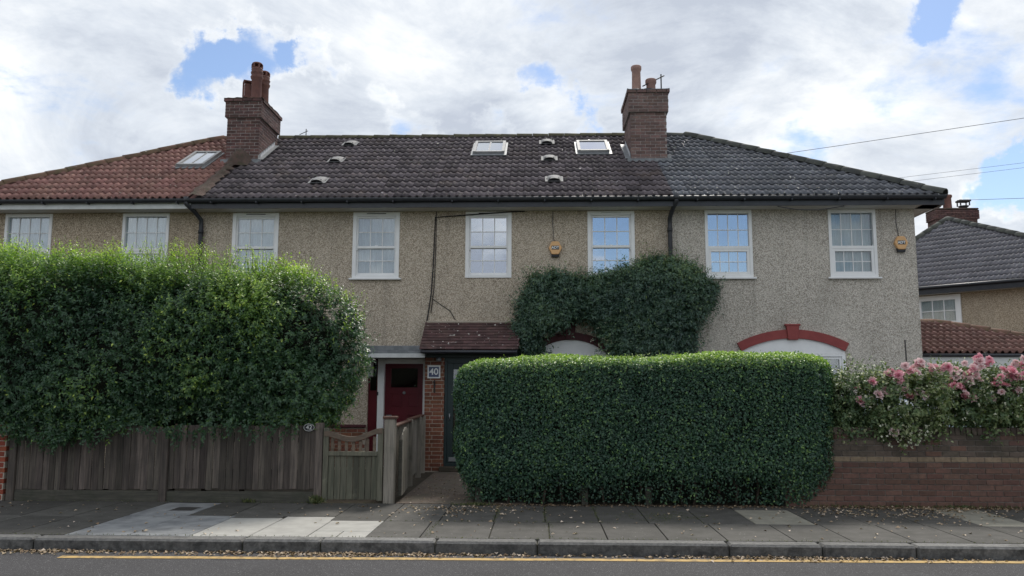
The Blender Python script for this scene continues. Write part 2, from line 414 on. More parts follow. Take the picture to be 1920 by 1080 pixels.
class MB:
    def __init__(s):
        s.v = []; s.f = []; s.sm = []

    def quad(s, a, b, c, d):
        n = len(s.v); s.v += [a, b, c, d]; s.f.append((n, n + 1, n + 2, n + 3)); s.sm.append(False)

    def poly(s, pts):
        n = len(s.v); s.v += list(pts); s.f.append(tuple(range(n, n + len(pts)))); s.sm.append(False)

    def box(s, x0, x1, y0, y1, z0, z1, M=None):
        n = len(s.v)
        P = [(x0, y0, z0), (x1, y0, z0), (x1, y1, z0), (x0, y1, z0), (x0, y0, z1), (x1, y0, z1), (x1, y1, z1), (x0, y1, z1)]
        if M is not None: P = [tuple(M @ Vector(p)) for p in P]
        s.v += P
        for f in ((0, 3, 2, 1), (4, 5, 6, 7), (0, 1, 5, 4), (1, 2, 6, 5), (2, 3, 7, 6), (3, 0, 4, 7)):
            s.f.append(tuple(n + i for i in f)); s.sm.append(False)
        return s

    def prism(s, outline, axis, a0, a1):
        """extrude a 2-D outline along an axis: 'x' -> outline is (y,z), 'y' -> (x,z), 'z' -> (x,y)"""
        def P(q, a):
            return {'x': (a, q[0], q[1]), 'y': (q[0], a, q[1]), 'z': (q[0], q[1], a)}[axis]
        n = len(s.v); k = len(outline)
        s.v += [P(q, a0) for q in outline] + [P(q, a1) for q in outline]
        s.f.append(tuple(range(n, n + k))); s.f.append(tuple(range(n + 2 * k - 1, n + k - 1, -1)))
        s.sm += [False, False]
        for i in range(k):
            j = (i + 1) % k
            s.f.append((n + i, n + k + i, n + k + j, n + j)); s.sm.append(False)
        return s

    def tube(s, pts, r, sides=8, caps=True, smooth=True):
        pts = [Vector(p) for p in pts]
        rs = r if isinstance(r, (list, tuple)) else [r] * len(pts)
        n0 = len(s.v)
        ref = Vector((0.13, 0.31, 1)).normalized()
        for i, p in enumerate(pts):
            d = (pts[min(i + 1, len(pts) - 1)] - pts[max(i - 1, 0)]).normalized()
            a = d.cross(ref)
            if a.length < 1e-3: a = d.cross(Vector((1, 0, 0)))
            a.normalize(); b = d.cross(a)
            for k in range(sides):
                t = 2 * math.pi * k / sides
                s.v.append(tuple(p + (a * math.cos(t) + b * math.sin(t)) * rs[i]))
        for i in range(len(pts) - 1):
            for k in range(sides):
                k2 = (k + 1) % sides
                s.f.append((n0 + i * sides + k, n0 + i * sides + k2, n0 + (i + 1) * sides + k2, n0 + (i + 1) * sides + k)); s.sm.append(smooth)
        if caps:
            s.f.append(tuple(n0 + k for k in range(sides - 1, -1, -1))); s.sm.append(False)
            e = n0 + (len(pts) - 1) * sides
            s.f.append(tuple(e + k for k in range(sides))); s.sm.append(False)
        return s

    def lathe(s, c, prof, sides=16, smooth=True, cap=True):
        """prof: list of (radius, z) from bottom to top"""
        n0 = len(s.v)
        for r, z in prof:
            for k in range(sides):
                t = 2 * math.pi * k / sides
                s.v.append((c[0] + r * math.cos(t), c[1] + r * math.sin(t), c[2] + z))
        for i in range(len(prof) - 1):
            for k in range(sides):
                k2 = (k + 1) % sides
                s.f.append((n0 + i * sides + k, n0 + i * sides + k2, n0 + (i + 1) * sides + k2, n0 + (i + 1) * sides + k)); s.sm.append(smooth)
        if cap:
            s.f.append(tuple(n0 + k for k in range(sides - 1, -1, -1))); s.sm.append(False)
            e = n0 + (len(prof) - 1) * sides
            s.f.append(tuple(e + k for k in range(sides))); s.sm.append(False)
        return s

    def mesh(s, name, mat):
        me = bpy.data.meshes.new(name)
        me.from_pydata(s.v, [], s.f)
        me.polygons.foreach_set('use_smooth', s.sm)
        if mat: me.materials.append(mat)
        return me

    def build(s, name, mat, parent=None, bevel=0.0):
        me = s.mesh(name, mat)
        if bevel:
            bm = bmesh.new(); bm.from_mesh(me)
            bmesh.ops.remove_doubles(bm, verts=bm.verts, dist=1e-5)
            es = [e for e in bm.edges if len(e.link_faces) == 2 and e.calc_face_angle(0) > .6]
            bmesh.ops.bevel(bm, geom=es, offset=bevel, segments=1, affect='EDGES', clamp_overlap=True)
            bm.to_mesh(me); bm.free()
        o = bpy.data.objects.new(name, me)
        return link(o, parent)


def inst(name, me, parent, M):
    o = bpy.data.objects.new(name, me)
    o.matrix_basis = M
    return link(o, parent)


def structure(o):
    o['kind'] = 'structure'
    return o


_bev = {}


def unit_box(mat, size, bev=.004):
    """bevelled box centred at origin, shared between alike pieces"""
    key = (mat.name, tuple(round(x, 4) for x in size), bev)
    if key not in _bev:
        me = bpy.data.meshes.new('piece')
        bm = bmesh.new()
        bmesh.ops.create_cube(bm, size=1.0)
        for v in bm.verts: v.co = Vector((v.co.x * size[0], v.co.y * size[1], v.co.z * size[2]))
        bmesh.ops.bevel(bm, geom=list(bm.edges), offset=bev, segments=1, affect='EDGES')
        bm.to_mesh(me); bm.free()
        me.materials.append(mat)
        _bev[key] = me
    return _bev[key]


def text_mesh(body, size, depth, mat, bold=0.0):
    cu = bpy.data.curves.new('text', 'FONT')
    cu.body = body; cu.size = size; cu.extrude = depth; cu.align_x = 'CENTER'; cu.align_y = 'CENTER'; cu.offset = bold
    o = bpy.data.objects.new('text_tmp', cu)
    COL.objects.link(o)
    dg = bpy.context.evaluated_depsgraph_get()
    me = bpy.data.meshes.new_from_object(o.evaluated_get(dg))
    bpy.data.objects.remove(o); bpy.data.curves.remove(cu)
    me.materials.clear(); me.materials.append(mat)
    return me


FACE_CAM = Matrix.Rotation(R(90), 4, 'X')     # text in the XY plane turned to face -Y


def lettering(body, size, x, y, z, mat, parent, bold=0.0, name='lettering'):
    return inst(name, text_mesh(body, size, .001, mat, bold), parent, Matrix.Translation((x, y, z)) @ FACE_CAM)


BRICK_L, BRICK_H, BRICK_D, JT = .215, .065, .1025, .010
COURSE = BRICK_H + JT


def lay_course(parent, start, direction, normal, length, z, mat, offset, end_clip=True, jitter=.0025, name='brick', depth=None):
    """one course of bricks on a face: start point, unit direction, outward unit normal"""
    d = depth or BRICK_D
    u = offset - (BRICK_L + JT) if offset > 0 else 0.0
    while u < length - .03:
        a = max(u, 0.0); b = min(u + BRICK_L, length)
        if b - a > .035:
            L = b - a
            c = Vector(start) + Vector(direction) * ((a + b) / 2) - Vector(normal) * (d / 2 + random.uniform(0, jitter * 1.6))
            rot = Matrix((Vector(direction), -Vector(normal), Vector((0, 0, 1)))).transposed().to_4x4()
            mt = mat() if callable(mat) else mat
            M = Matrix.Translation(c + Vector((0, 0, z + BRICK_H / 2 + random.uniform(-.0015, .0015)))) @ rot
            inst(name, unit_box(mt, (round(L, 3), d, BRICK_H)), parent, M)
        u += BRICK_L + JT


# ------------------------------------------------------------------ ground, road, pavement
YF = 16.0          # house front
mb = MB(); mb.quad((-900, -900, -.135), (900, -900, -.135), (900, 900, -.135), (-900, 900, -.135))
structure(mb.build('ground', GRASSY))
mb = MB(); mb.box(-70, 70, 1.6, 8.56, -.3, -.12)
structure(mb.build('road', ASPHALT))
mb = MB(); mb.box(-70, 70, -3, 1.3, -.3, -.005)
structure(mb.build('far_side_pavement', SLAB))
# front gardens, house plots
mb = MB(); mb.box(-70, 70, 11.33, 60, -.3, -.012)
structure(mb.build('garden_soil', EARTH))
mb = MB(); mb.box(4.2, 16, 11.55, 20, -.1, .004)
structure(mb.build('driveway', DRIVE))
mb = MB(); mb.box(-2.0, -.2, 11.33, 15.55, -.1, .006)
structure(mb.build('brick_path', PATH))

# yellow line
mb = MB()
xs = [-4.88] + list(np.arange(-4.5, 9.01, .5))
for a, b in zip(xs[:-1], xs[1:]):
    def yl(x): return 8.185 + .020 * (x + 4.9) + .004 * math.sin(x * 3.1)
    mb.quad((a, yl(a), -.116), (b, yl(b), -.116), (b, yl(b) + .105, -.116), (a, yl(a) + .105, -.116))
structure(mb.build('yellow_line', YELLOW))

# pavement bed with slabs laid in it
mb = MB(); mb.box(-70, 70, 8.775, 11.34, -.28, -.022)
pav = structure(mb.build('pavement', JOINT))


def slab(x0, x1, y0, y1, mat, gap=.006, dz=0.0):
    w, d = x1 - x0 - 2 * gap, y1 - y0 - 2 * gap
    M = Matrix.Translation(((x0 + x1) / 2, (y0 + y1) / 2, -.025 + dz)) @ Matrix.Rotation(random.uniform(-.0035, .0035), 4, 'X') @ Matrix.Rotation(random.uniform(-.004, .004), 4, 'Y')
    inst('paving_slab', unit_box(mat, (w, d, .05), .004), pav, M)


R1, R2 = 9.86, 11.33
fr = [-8.94, -8.31, -7.68, -7.05, -6.42, -5.80, -5.18]
for a, b in zip(fr[:-1], fr[1:]): slab(a, b, 8.79, R1 + .2, SLAB)
for a, b in zip([-9.1, -8.45, -7.8, -7.15, -6.5, -5.83], [-8.45, -7.8, -7.15, -6.5, -5.83, -5.17]): slab(a, b, R1 + .2, R2, SLAB)
slab(-5.18, -4.48, 8.79, 10.16, SLAB_BLUE); slab(-4.48, -3.80, 8.79, 10.16, SLAB_BLUE)
slab(-5.17, -4.42, 10.16, 11.27, SLAB_BLUE)
slab(-4.42, -3.88, 10.16, R2, SLAB)
slab(-3.80, -3.15, 8.79, 10.0, SLAB_PALE); slab(-3.15, -2.52, 8.79, 10.15, SLAB_PALE)
slab(-2.52, -2.20, 8.79, 9.16, SLAB_PALE); slab(-2.20, -1.88, 8.79, 9.16, SLAB_PALE); slab(-2.52, -1.88, 9.16, 9.87, SLAB_PALE)
slab(-3.88, -3.2, 10.0, R2, SLAB, dz=-.004)
slab(-3.2, -2.55, 10.15, R2, SLAB); slab(-2.55, -1.88, 9.87, R2, SLAB)
fr = [-1.88, -1.30, -.55, .10, .72, 1.36, 1.99, 2.70, 3.30, 3.95, 4.56, 5.2, 5.83, 6.46, 7.1, 7.75]
for a, b in zip(fr[:-1], fr[1:]): slab(a, b, 8.79, R1, SLAB)
bk = [-1.88, -1.22, -.56, .06, .71, 1.30, 1.95, 2.56, 3.27, 3.9, 4.53, 5.2, 5.85, 6.5, 7.15, 7.8]
for a, b in zip(bk[:-1], bk[1:]):
    if abs(a - 2.56) < .01:
        slab(a, b, R1, 10.97, SLAB_WARM); slab(a, b, 10.97, R2, SLAB)
    elif abs(a - 5.2) < .01: slab(a, b, R1, R2, SLAB_WARM, dz=-.003)
    else: slab(a, b, R1, R2, SLAB)

# kerb stones
mb = MB(); mb.box(-70, 70, 8.62, 8.774, -.29, -.03)
kerb = structure(mb.build('kerb', JOINT))
kj = [-8.9, -7.2, -5.39, -3.14, -2.31, -1.10, -.03, 1.95, 2.9, 3.85, 5.2, 6.6, 7.9]
for a, b in zip(kj[:-1], kj[1:]):
    M = Matrix.Translation(((a + b) / 2, 8.680 + random.uniform(-.006, .006), -.125 + random.uniform(-.004, .004)))
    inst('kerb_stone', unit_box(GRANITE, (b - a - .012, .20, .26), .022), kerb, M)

# ------------------------------------------------------------------ roof tiles
GAUGE, TW = .345, .30


def tile_mesh(mat, name='tile', rolls=2, h=.031, lean=0.0):
    """double roll tile: u across, v up the slope, w outwards; lower edge stands proud"""
    prof = []
    n = 7
    for r in range(rolls):
        u0 = r * TW / rolls
        w = TW / rolls
        for k in range(n):
            t = k / n
            prof.append((u0 + t * w, h * max(0.0, math.sin(math.pi * min(t / .62, 1.0))) ** 1.0))
    prof.append((TW, 0.0))
    L = GAUGE + .055
    v, f, sm = [], [], []
    for u, w in prof: v.append((u, 0, w + .028))
    for u, w in prof: v.append((u, L, w + .004))
    for u, w in prof: v.append((u, .004, w + .006))
    k = len(prof)
    for i in range(k - 1):
        f.append((i, i + 1, k + i + 1, k + i)); sm.append(True)
    for i in range(k - 1):
        f.append((2 * k + i, 2 * k + i + 1, i + 1, i)); sm.append(False)
    me = bpy.data.meshes.new(name)
    me.from_pydata(v, [], f); me.polygons.foreach_set('use_smooth', sm); me.materials.append(mat)
    return me


def plain_tile_mesh(mat, w=.165, g_=.10):
    mb = MB()
    L = g_ + .03
    P = lambda u, v, z: (u, v, z)
    mb.quad((.001, 0, .022), (w - .001, 0, .022), (w - .001, L, .006), (.001, L, .006))
    mb.quad((.001, 0, .006), (w - .001, 0, .006), (w - .001, 0, .022), (.001, 0, .022))
    mb.quad((.001, 0, .006), (.001, 0, .022), (.001, L, .006), (.001, L, -.004))
    mb.quad((w - .001, 0, .022), (w - .001, 0, .006), (w - .001, L, -.004), (w - .001, L, .006))
    return mb.mesh('tile', mat)


def tile_field(parent, O, U, V, poly, me, tw, tg, jitter=.004, stagger=False, u_start=0.0):
    """lay tiles on the plane O + u U + v V inside a convex polygon given counter-clockwise in (u,v)"""
    O, U, V = Vector(O), Vector(U).normalized(), Vector(V).normalized()
    Nn = U.cross(V)
    us = [p[0] for p in poly]; vs = [p[1] for p in poly]
    edges = []
    for (a, b) in zip(poly, poly[1:] + poly[:1]):
        d = Vector((b[0] - a[0], b[1] - a[1])).normalized()
        edges.append((Vector(a), Vector((-d.y, d.x))))
    def side(u, v): return min((Vector((u, v)) - a).dot(n) for a, n in edges)
    j0 = 0
    j = 0
    while j * tg < max(vs) - .02:
        v = j * tg
        off = (tw / 2 if (stagger and j % 2) else 0.0)
        i = math.floor((min(us) - u_start - off) / tw)
        while u_start + off + i * tw < max(us):
            u = u_start + off + i * tw
            i += 1
            cs = [side(u + a, v + b) for a in (0.001, tw - .001) for b in (.001, tg)]
            inside = min(cs) > -.03
            if not inside and max(cs) <= .01:
                continue
            B = Matrix((U, V, Nn)).transposed().to_4x4()
            M = Matrix.Translation(O + U * u + V * v + Nn * random.uniform(0, jitter)) @ B @ Matrix.Rotation(random.uniform(-.006, .006), 4, 'Z')
            m2 = me
            if not inside:
                bm = bmesh.new(); bm.from_mesh(me)
                for a, n in edges:
                    bmesh.ops.bisect_plane(bm, geom=bm.verts[:] + bm.edges[:] + bm.faces[:], plane_co=(a.x - u, a.y - v, 0), plane_no=(-n.x, -n.y, 0), clear_outer=True)
                if len(bm.faces) == 0:
                    bm.free(); continue
                m2 = bpy.data.meshes.new('tile'); bm.to_mesh(m2); bm.free(); m2.materials.append(me.materials[0])
            inst('tile', m2, parent, M)
        j += 1


def ridge_tiles(parent, A, B, mat, r=.115, step=.42, name='ridge_tile'):
    A, B = Vector(A), Vector(B)
    d = (B - A); L = d.length; d.normalize()
    n = max(1, round(L / step)); st = L / n
    side = d.cross(Vector((0, 0, 1))).normalized(); up = side.cross(d)
    v, f = [], []
    k = 7
    for e, (t, rr) in enumerate(((0, r * 1.06), (st * .98, r * .97))):
        for i in range(k):
            a = math.pi * i / (k - 1)
            v.append((math.cos(a) * rr, t, math.sin(a) * rr * .82))
    for i in range(k - 1): f.append((i, i + 1, k + i + 1, k + i))
    c = len(v); v.append((0, 0, -.02)); f.append(tuple(range(k - 1, -1, -1)) + (c,)) if False else None
    v2 = [(x * .88, .0, z * .86) for (x, y, z) in v[:k]]
    b0 = len(v); v += v2
    for i in range(k - 1): f.append((b0 + i, b0 + i + 1, i + 1, i))
    me = bpy.data.meshes.new(name); me.from_pydata(v, [], f); me.materials.append(mat)
    me.polygons.foreach_set('use_smooth', [True] * len(f))
    for i in range(n):
        B4 = Matrix((side, d, up)).transposed().to_4x4()
        M = Matrix.Translation(A + d * (i * st) + up * random.uniform(-.006, .006)) @ B4 @ Matrix.Rotation(random.uniform(-.02, .02), 4, 'X')
        inst(name, me, parent, M)


def wall_sheet(mb, x0, x1, z0, z1, y, holes, depth=.12):
    xs = sorted({x0, x1, *[h[0] for h in holes], *[h[1] for h in holes]})
    zs = sorted({z0, z1, *[h[2] for h in holes], *[h[3] for h in holes]})
    xs = [x for x in xs if x0 <= x <= x1]; zs = [z for z in zs if z0 <= z <= z1]
    for a, b in zip(xs[:-1], xs[1:]):
        for c, d in zip(zs[:-1], zs[1:]):
            mx, mz = (a + b) / 2, (c + d) / 2
            if any(h[0] < mx < h[1] and h[2] < mz < h[3] for h in holes): continue
            mb.quad((a, y, c), (b, y, c), (b, y, d), (a, y, d))
    for h in holes:
        a, b, c, d = h
        mb.quad((a, y, c), (a, y, d), (a, y + depth, d), (a, y + depth, c))
        mb.quad((b, y, d), (b, y, c), (b, y + depth, c), (b, y + depth, d))
        mb.quad((a, y, d), (b, y, d), (b, y + depth, d), (a, y + depth, d))
        mb.quad((b, y, c), (a, y, c), (a, y + depth, c), (b, y + depth, c))


# ------------------------------------------------------------------ windows
def bar(parent, name, x0, x1, y0, y1, z0, z1, mat, bev=.003):
    M = Matrix.Translation(((x0 + x1) / 2, (y0 + y1) / 2, (z0 + z1) / 2))
    return inst(name, unit_box(mat, (x1 - x0, y1 - y0, z1 - z0), bev), parent, M)


def frame_mesh(x0, x1, z0, z1, y0, y1, t, tb=None, tt=None, mb=None):
    mb = mb or MB()
    tb = tb or t; tt = tt or t
    mb.box(x0, x0 + t, y0, y1, z0, z1)
    mb.box(x1 - t, x1, y0, y1, z0, z1)
    mb.box(x0 + t, x1 - t, y0 + .001, y1 - .001, z0, z0 + tb)
    mb.box(x0 + t, x1 - t, y0 + .001, y1 - .001, z1 - tt, z1)
    return mb


def glazing(parent, x0, x1, z0, z1, y, nc, nr, gm, bw=.018, mat=None):
    mat = mat or WHITE
    cw, rh = (x1 - x0) / nc, (z1 - z0) / nr
    for i in range(1, nc): bar(parent, 'glazing_bar', x0 + i * cw - bw / 2, x0 + i * cw + bw / 2, y - .012, y + .012, z0, z1, mat)
    for j in range(1, nr): bar(parent, 'glazing_bar', x0, x1, y - .010, y + .010, z0 + j * rh - bw / 2, z0 + j * rh + bw / 2, mat)
    for i in range(nc):
        for j in range(nr):
            M = Matrix.Translation((x0 + (i + .5) * cw, y + .004, z0 + (j + .5) * rh)) @ Matrix.Rotation(random.uniform(-.006, .006), 4, 'Z') @ Matrix.Rotation(random.uniform(-.006, .006), 4, 'X')
            inst('pane', unit_box(gm, (cw, .006, rh), .001), parent, M)


def curtain(parent, x0, x1, z0, z1, y, mat, folds=9, amp=.018, name='curtain'):
    mb = MB()
    n = folds * 6
    ph = random.uniform(0, 6)
    pts = []
    for i in range(n + 1):
        t = i / n
        pts.append((x0 + (x1 - x0) * t, y + amp * math.sin(t * folds * 6.283 + ph) + amp * .5 * math.sin(t * folds * 2.4 + ph)))
    v = [(p[0], p[1], z0) for p in pts] + [(p[0], p[1], z1) for p in pts]
    k = n + 1
    mb.v = v; mb.f = [(i, i + 1, k + i + 1, k + i) for i in range(n)]; mb.sm = [True] * n
    return mb.build(name, mat, parent)


def sash_window(house, x0, x1, z0, z1, curt, gm, kind='sash', sill=True, y=YF):
    """upstairs window; kind 'sash' = 3+3 over 3+3 sliding sashes, 'wide' = 4+4 fixed light over a 4+4 opening light"""
    w = frame_mesh(x0, x1, z0, z1, y - .022, y + .10, .075 if kind == 'sash' else .06, .06, .085 if kind == 'sash' else .07).build('window', WHITE, house, .004)
    zm = z0 + (z1 - z0) * (.465 if kind == 'sash' else .44)
    if kind == 'sash':
        i = .073
        u = frame_mesh(x0 + i, x1 - i, zm - .02, z1 - .083, y + .012, y + .052, .035, .05, .045).build('sash', WHITE, w, .003)
        l = frame_mesh(x0 + i, x1 - i, z0 + .058, zm + .02, y + .056, y + .094, .035, .055, .045).build('sash', WHITE, w, .003)
        glazing(w, x0 + i + .034, x1 - i - .034, zm + .028, z1 - .126, y + .032, 3, 2, gm)
        glazing(w, x0 + i + .034, x1 - i - .034, z0 + .112, zm - .022, y + .075, 3, 2, gm)
        bar(w, 'trickle_vent', (x0 + x1) / 2 - .20, (x0 + x1) / 2 + .2, y - .027, y - .021, z1 - .042, z1 - .026, PIPE if curt != 'none' else WHITE_OLD, .001)
        for sx in (x0 + i - .002, x1 - i - .03): bar(w, 'sash_horn', sx, sx + .032, y + .014, y + .050, zm - .06, zm - .02, WHITE)
        bar(w, 'sash_lock', (x0 + x1) / 2 - .03, (x0 + x1) / 2 + .03, y + .030, y + .055, zm + .028, zm + .045, WHITE)
    else:
        bar(w, 'transom', x0 + .058, x1 - .058, y - .012, y + .09, zm - .03, zm + .03, WHITE)
        s = frame_mesh(x0 + .058, x1 - .058, z0 + .058, zm - .028, y - .006, y + .05, .055).build('sash', WHITE, w, .004)
        glazing(w, x0 + .06, x1 - .06, zm + .03, z1 - .07, y + .04, 4, 2, gm, .016)
        glazing(w, x0 + .113, x1 - .113, z0 + .113, zm - .083, y + .03, 4, 2, gm, .016)
    if sill:
        bar(w, 'sill', x0 - .05, x1 + .05, y - .07, y + .02, z0 - .035, z0 - .002, WHITE)
    if curt == 'net':
        curtain(w, x0 + .06, x1 - .06, z0 + .05, z1 - .07, y + .125, CURTAIN)
    elif curt == 'half':
        curtain(w, x0 + .06, x1 - .06, z0 + .05, z1 - .07, y + .24, CURTAIN_D, 7)
    elif curt == 'blind':
        bar(w, 'blind', x0 + .06, x1 - .06, y + .18, y + .185, zm - .12, z1 - .05, BLIND, .001)
    return w


# ------------------------------------------------------------------ the terrace: four houses
EAVE_Y, EAVE_Z, RIDGE_Y, RIDGE_Z = 15.60, 5.38, 19.80, 7.96
SLOPE = Vector((0, RIDGE_Y - EAVE_Y, RIDGE_Z - EAVE_Z)); SL = SLOPE.length; SLOPE.normalize()
SN = Vector((1, 0, 0)).cross(SLOPE)
XS = (-11.85, -7.0, -2.19, 2.65, 7.5)
HIP_R = 8.0 - .1
HIP_L = -12.35
TM_RED, TM_DARK, TM_SLATE = tile_mesh(TILE_RED, h=.046), tile_mesh(TILE_DARK), tile_mesh(TILE_SLATE)


def roof_point(x, y, off=0.0):
    t = (y - EAVE_Y) / (RIDGE_Y - EAVE_Y)
    return Vector((x, y, EAVE_Z + t * (RIDGE_Z - EAVE_Z))) + SN * off


def house_shell(h, x0, x1, holes, mat, end=None):
    mb = MB()
    wall_sheet(mb, x0, x1, -.1, 5.30, YF, holes)
    o = mb.build('wall', mat, h)
    mb = MB()
    yb = 23.6
    mb.quad((x1, yb, -.1), (x0, yb, -.1), (x0, yb, 5.3), (x1, yb, 5.3))
    if end == 'L' : mb.quad((x0, yb, -.1), (x0, YF, -.1), (x0, YF, 5.3), (x0, yb, 5.3))
    if end == 'R' : mb.quad((x1, YF, -.1), (x1, yb, -.1), (x1, yb, 5.3), (x1, YF, 5.3))
    mb.build('outer_wall', mat, h)
    mb = MB()                                           # rooms seen through the panes
    e = .04
    mb.quad((x0 + e, YF + 3.2, 0), (x1 - e, YF + 3.2, 0), (x1 - e, YF + 3.2, 5.2), (x0 + e, YF + 3.2, 5.2))
    mb.quad((x0 + e, YF + .13, 2.7), (x1 - e, YF + .13, 2.7), (x1 - e, YF + 3.2, 2.7), (x0 + e, YF + 3.2, 2.7))
    mb.quad((x0 + e, YF + .13, 0), (x0 + e, YF + 3.2, 0), (x0 + e, YF + 3.2, 5.2), (x0 + e, YF + .13, 5.2))
    mb.quad((x1 - e, YF + .13, 0), (x1 - e, YF + 3.2, 0), (x1 - e, YF + 3.2, 5.2), (x1 - e, YF + .13, 5.2))
    mb.quad((x0 + e, YF + .13, 5.2), (x1 - e, YF + .13, 5.2), (x1 - e, YF + 3.2, 5.2), (x0 + e, YF + 3.2, 5.2))
    mb.build('room', ROOM, h)


def roof_deck(h, x0, x1, mat, hipL=None, hipR=None):
    """boards under the tiles plus the plain back slope"""
    mb = MB()
    rb = 2 * RIDGE_Y - EAVE_Y
    a = (x0 if hipL is None else hipL); b = (x1 if hipR is None else hipR)
    ra = x0 if hipL is None else hipL + (RIDGE_Y - EAVE_Y)
    rbx = x1 if hipR is None else hipR - (RIDGE_Y - EAVE_Y)
    dz = -.02
    mb.quad((a, EAVE_Y, EAVE_Z + dz), (b, EAVE_Y, EAVE_Z + dz), (rbx, RIDGE_Y, RIDGE_Z + dz), (ra, RIDGE_Y, RIDGE_Z + dz))
    mb.quad((b, rb, EAVE_Z), (a, rb, EAVE_Z), (ra, RIDGE_Y, RIDGE_Z + dz), (rbx, RIDGE_Y, RIDGE_Z + dz))
    if hipL is not None: mb.poly([(a, rb, EAVE_Z), (a, EAVE_Y, EAVE_Z + dz), (ra, RIDGE_Y, RIDGE_Z + dz)])
    if hipR is not None: mb.poly([(b, EAVE_Y, EAVE_Z + dz), (b, rb, EAVE_Z), (rbx, RIDGE_Y, RIDGE_Z + dz)])
    return mb.build('roof', mat, h)


def eaves(h, x0, x1, fascia_mat, gutter=True, fz0=5.175):
    mb = MB()
    mb.box(x0, x1, EAVE_Y + .012, EAVE_Y + .035, fz0, EAVE_Z - .03)
    mb.build('fascia', fascia_mat, h)
    mb = MB()
    mb.box(x0, x1, EAVE_Y + .036, YF - .002, fz0 + .004, fz0 + .016)
    mb.build('soffit', SOFFIT, h)
    prof = []
    for i in range(9):
        a = math.pi * i / 8
        prof.append((EAVE_Y - .045 - .055 * math.cos(a), 5.355 - .075 * math.sin(a)))
    inner = [(y + (.008 if y < EAVE_Y - .045 else -.008), z + .006) for y, z in prof]
    mb = MB()
    mb.prism(prof + inner[::-1], 'x', x0, x1)
    gt = mb.build('gutter', GUTTER, h)
    x = x0 + .45
    while x < x1 - .1:
        bar(gt, 'gutter_bracket', x - .012, x + .012, EAVE_Y - .108, EAVE_Y + .012, 5.262, 5.295, GUTTER, .002)
        x += .92


def front_arch(h, cx, zc, half, rad, band, mat, key, tymp_bottom, y=YF):
    """segmental arch moulding with keystone and a white infill panel below it"""
    zo = zc - rad
    amax = math.asin(min(.98, half / rad))
    n = 22
    outer, inner = [], []
    for i in range(n + 1):
        a = -amax + 2 * amax * i / n
        outer.append((cx + math.sin(a) * rad, zo + math.cos(a) * rad))
        inner.append((cx + math.sin(a) * (rad - band), zo + math.cos(a) * (rad - band)))
    mb = MB(); mb.prism(outer + inner[::-1], 'y', y - .055, y + .01)
    arch = mb.build('window_arch', mat, h)
    k0, k1, w0, w1 = key
    mb = MB()
    mb.prism([(cx - w0, k0), (cx + w0, k0), (cx + w1, k1 - .035), (cx - w1, k1 - .035)], 'y', y - .085, y - .0)
    mb.box(cx - w1 - .025, cx + w1 + .025, y - .095, y - .0, k1 - .034, k1)
    mb.build('keystone', mat, arch, .004)
    mb = MB()
    bot = [(inner[-1][0], tymp_bottom), (inner[0][0], tymp_bottom)]
    mb.prism([(p[0], p[1] - .001) for p in inner] + bot, 'y', y - .012, y + .02)
    mb.build('infill_panel', WHITE, arch)
    return inner


def downpipe(h, x, z_top, xo=0.0):
    mb = MB()
    mb.tube([(x - xo, EAVE_Y - .045, z_top), (x - xo, EAVE_Y - .045, z_top - .10), (x - xo * .4, EAVE_Y + .12, z_top - .22), (x, YF - .09, z_top - .36), (x, YF - .075, z_top - .5), (x, YF - .075, .1)],
            .045, 10)
    dp = mb.build('downpipe', PIPE, h)
    mb = MB(); mb.lathe((x - xo, EAVE_Y - .045, z_top - .06), [(.05, 0), (.062, .02), (.062, .10)], 12); mb.build('pipe_outlet', PIPE, dp)
    for z in (4.72, 3.6, 2.5, 1.3):
        mb = MB(); mb.lathe((x, YF - .075, z), [(.055, 0), (.055, .07)], 12); mb.build('pipe_collar', PIPE, dp)
    return dp


def skylight(h, x, y0, y1, w, panes=1):
    L = (y1 - y0) / SLOPE.y
    B = Matrix((Vector((1, 0, 0)), SLOPE, SN)).transposed().to_4x4()
    M = Matrix.Translation(roof_point(x, y0, 0)) @ B
    mb = MB()
    def bx(a, b, c, d, e, f_): mb.box(a, b, c, d, e, f_, M)
    bx(-w / 2 - .05, w / 2 + .05, -.12, L + .05, .035, .062)
    fl = mb.build('skylight', LEAD, h)
    mb = MB()
    t = .065
    for q in ((-w / 2, -w / 2 + t, 0, L), (w / 2 - t, w / 2, 0, L)): mb.box(q[0], q[1], q[2], q[3], .063, .125, M)
    mb.box(-w / 2 + t, w / 2 - t, 0, t, .063, .118, M); mb.box(-w / 2 + t, w / 2 - t, L - t, L, .063, .122, M)
    mb.build('frame', LEAD_PALE, fl)
    pw = (w - 2 * t) / panes
    mb = MB(); mb.box(-w / 2 + t, w / 2 - t, t, L - t, .066, .070, M); mb.build('blind', WHITE, fl)
    for i in range(panes):
        mb = MB(); mb.box(-w / 2 + t + i * pw + .004, -w / 2 + t + (i + 1) * pw - .004, t, L - t, .096, .102, M)
        mb.build('pane', GLASS_ROOF, fl)
    if panes > 1:
        mb = MB(); mb.box(-.014, .014, t, L - t, .094, .112, M); mb.build('glazing_bar', LEAD_PALE, fl)


